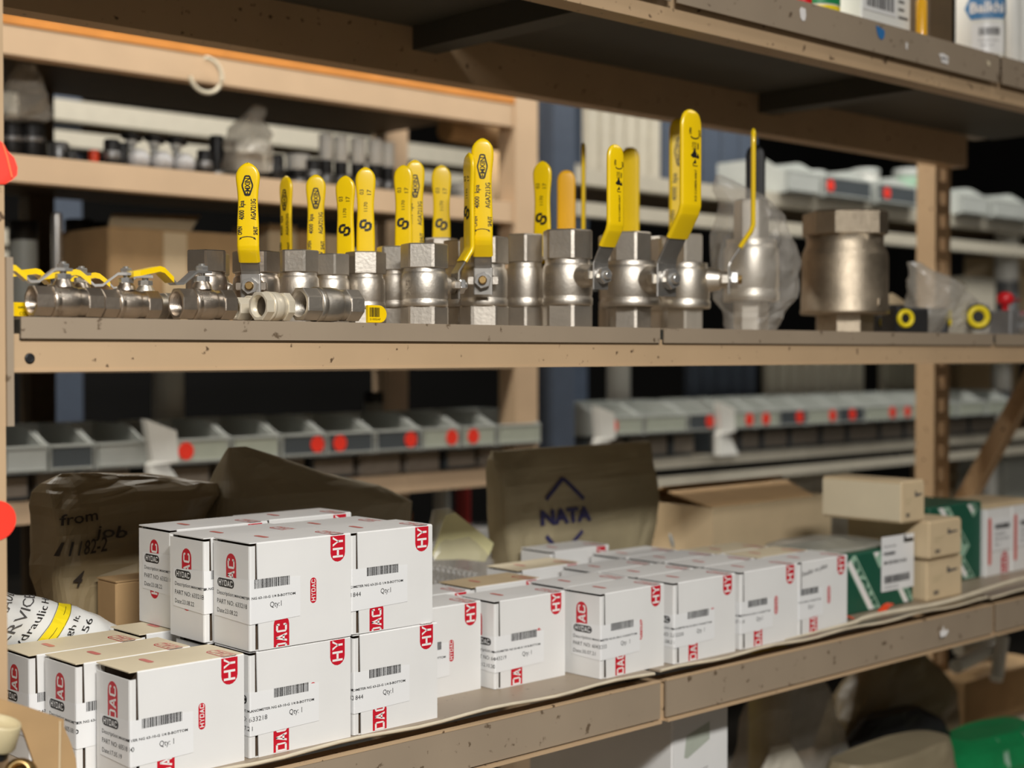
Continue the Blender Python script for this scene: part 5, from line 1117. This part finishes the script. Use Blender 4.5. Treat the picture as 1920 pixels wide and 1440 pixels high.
NN = ['first', 'second', 'third', 'fourth', 'fifth', 'sixth', 'seventh', 'eighth', 'ninth', 'tenth', 'eleventh', 'twelfth', 'last']
for i, (u0, u1, dt) in enumerate(spec):
    x0, x1 = XY(u0, RB-.02), XY(u1, RB-.02)
    bin_('grey picking bin %s, %s from left in the right background row' % ('with red dot' if dt else 'without dot', NN[i]), x0, x1, RB-.02, .985, .082, 'bin_grey', 'bin_dark' if i in (2, 5, 7) else 'bin_clear', dt, .25, group='right hand picking bins')
    b = MB(); b.cbox((.006, 0, 0), (x1-x0-.006, .2, .066), 'bin_dark', .004); b.box((.012, -.003, .01), (x1-x0-.012, 0, .056), 'bin_front_shaded'); tag(b.build('stock_carton', None, (x0, RB+.04, .9165)), 'dark stock carton under the %s bin of the right background row' % NN[i], 'box', 'dark cartons under the right bins')
for i, u in enumerate((1122, 1349)):
    p = PY(u, 800, RB-.03); t = thing('bin_rail', 'pale upright bin rail with bracket, %s' % ('at the left end of the right background row', 'between two red dot bins of the right row')[i], 'bracket', (p.x, RB-.05, .917))
    b = MB(); b.loft([[(-.024, 0, z), (.020, 0, z), (.020, .02, z), (-.024, .02, z)] for z in (0, .06)]+[[(-.016, 0, .068), (.030, -.012, .066), (.030, .02, .066), (-.016, .02, .068)], [(-.026, .0, .15), (.026, -.012, .130), (.026, .02, .130), (-.026, .02, .15)]], 'white_plastic', False); b.build('rail_plate', t)
    b = MB(); b.loft([[(.020, 0, .0), (.06, 0, 0), (.06, .004, 0), (.020, .004, 0)], [(.020, 0, .05), (.024, 0, .05), (.024, .004, .05), (.020, .004, .05)]], 'white_plastic', False); b.build('rail_gusset', t)
for i, (u0, u1, dt) in enumerate(((1470, 1535, None), (1540, 1632, .12), (1640, 1716, .22), (1795, 1850, None), (1856, 1930, None))):
    x0, x1 = XY(u0, RB-.02), XY(u1, RB-.02)
    bin_('upper picking bin %s, %s from left above the check valve' % ('with red dot' if dt else 'without dot', NN[i]), x0, x1, RB-.02, 1.669, .105, 'bin_grey', 'bin_dark' if i in (1, 2) else 'bin_grey', dt, .25, group='upper right bins')
for i, (u, v0, m) in enumerate(((1700, 318, 'green_pale'), (1620, 318, 'white_plastic'), (1520, 322, 'bin_grey'))):
    cyl('stock_tin', 'blurred %s tin behind the upper bins at the right' % ('green', 'white', 'grey')[i], u, v0, RB+.33, 26, m, 1.669, 'tin', ((.85, 1.0, 1.03, 'bin_grey', 'lid'),))
def ribbed(name, label, u0, u1, v0, zb, y, m, n=8):
    x0, x1 = XY(u0, y), XY(u1, y); zt = ZV((u0+u1)/2, v0, y); t = thing(name, label, 'sheet', (x0, y, zb)); w = x1-x0
    for i in range(n): b = MB(); b.cbox((w*i/n+.003, 0, 0), (w*(i+1)/n-.003, .02, zt-zb), m, .005); b.build('rib', t)
    b = MB(); b.box((0, .008, 0), (w, .018, zt-zb), m); b.build('backing', t)
ribbed('ribbed_sheet', 'pale ribbed sheet standing behind the right bins', 1438, 1622, 665, .917, RB+.27, 'grey_beam', 9)
ribbed('ribbed_sheet', 'pale ribbed sheet beside the right rear post', 1655, 1730, 665, .917, RB+.27, 'grey_beam', 4)
ribbed('ribbed_sheet', 'slate ribbed sheet behind the right bins', 1290, 1420, 665, .917, RB+.28, 'slate_blue', 5)
ribbed('ribbed_sheet', 'low pale ribbed sheet under the right bins', 1425, 1600, 880, .4805, RB+.25, 'grey_beam', 8)
ribbed('ribbed_sheet', 'grey ribbed sheets behind the thin edge-on lever', 1100, 1240, 200, 1.669, RB+.30, 'grey_beam', 6)
ribbed('ribbed_sheet', 'slate grey ribbed sheet high behind the biggest lever', 1242, 1420, 225, 1.669, RB+.34, 'slate_blue', 5)
for i, (u, v0, zb, y) in enumerate(((1160, 660, .917, RB+.3), (1878, 660, .917, RB+.1), (1862, 835, .481, RB+.12), (1886, 400, 1.2, RB+.1))):
    cyl('white_cartridge', 'white cartridge with navy base, %s' % ('behind the first right bins', 'right of the rear post', 'low right of the diagonal brace', 'above the red knob at the right')[i], u, v0, y, (22, 18, 18, 22, 14)[i], 'white_plastic', zb, 'cartridge', ((0, .25, .96, 'dark_metal', 'base'), (.25, .52, 1.0, 'navy_plastic', 'navy_band')))
b = MB(); b.box((4.42, RB+.02, 1.17), (7.0, RB+.6, 1.2), 'grey_beam'); ypart('shelf_panel', b)
cyl('green_bottle', 'small bright green and white bottle above the diamond bag', 1088, 846, RB+.2, 12, 'green_bright', .917, 'bottle', ((.7, 1.0, .8, 'white_plastic', 'cap'),))
for i, (u0, u1, v0, zb, y, m) in enumerate(((1800, 1910, 670, .917, RB+.30, 'kraft_light'), (1798, 1900, 850, .481, RB+.3, 'kraft_light'), (1895, 1960, 480, 1.201, RB+.2, 'kraft_light'), (1812, 1866, 520, 1.201, RB+.05, 'grey_beam'), (1890, 1960, 830, .481, RB+.05, 'panel_grey'))):
    x0 = XY(u0, y); simple_box('kraft_carton', 'far pale carton %s' % ('behind the diagonal brace', 'low behind the diagonal brace', 'right of the hanging cartridge', 'left of the hanging cartridge', 'at the low right edge')[i], x0, XY(u1, y), y, y+.2, zb, ZV((u0+u1)/2, v0, y), m)
# pale rack seen through the tan one
RC = 4.0
rackc = thing('shelving_rack', 'far pale rack seen through the upper left of the tan rack', 'shelving', (-.2, RC, 0))
def cpart(name, mb): return lift(mb, (-.2, RC, 0)).build(name, rackc)
for z0, z1 in ((1.875, 1.935), (1.80, 1.845), (1.505, 1.55), (1.455, 1.488), (.745, .785)):
    b = MB(); b.box((-.2, RC, z0), (4.2, RC+.04, z1), 'grey_beam'); cpart('beam', b)
for z in (1.90, 1.53, .765): b = MB(); b.box((-.2, RC+.04, z-.015), (4.2, RC+.6, z), 'brown_panel'); cpart('shelf_panel', b)
for x in (-.2, 1.95, 4.1): b = MB(); b.box((x, RC+.04, 0), (x+.09, RC+.09, 2.6), 'slate_blue'); b.box((x+.09, RC+.06, 0), (x+.10, RC+.09, 2.6), 'dark_metal'); cpart('upright_post', b)
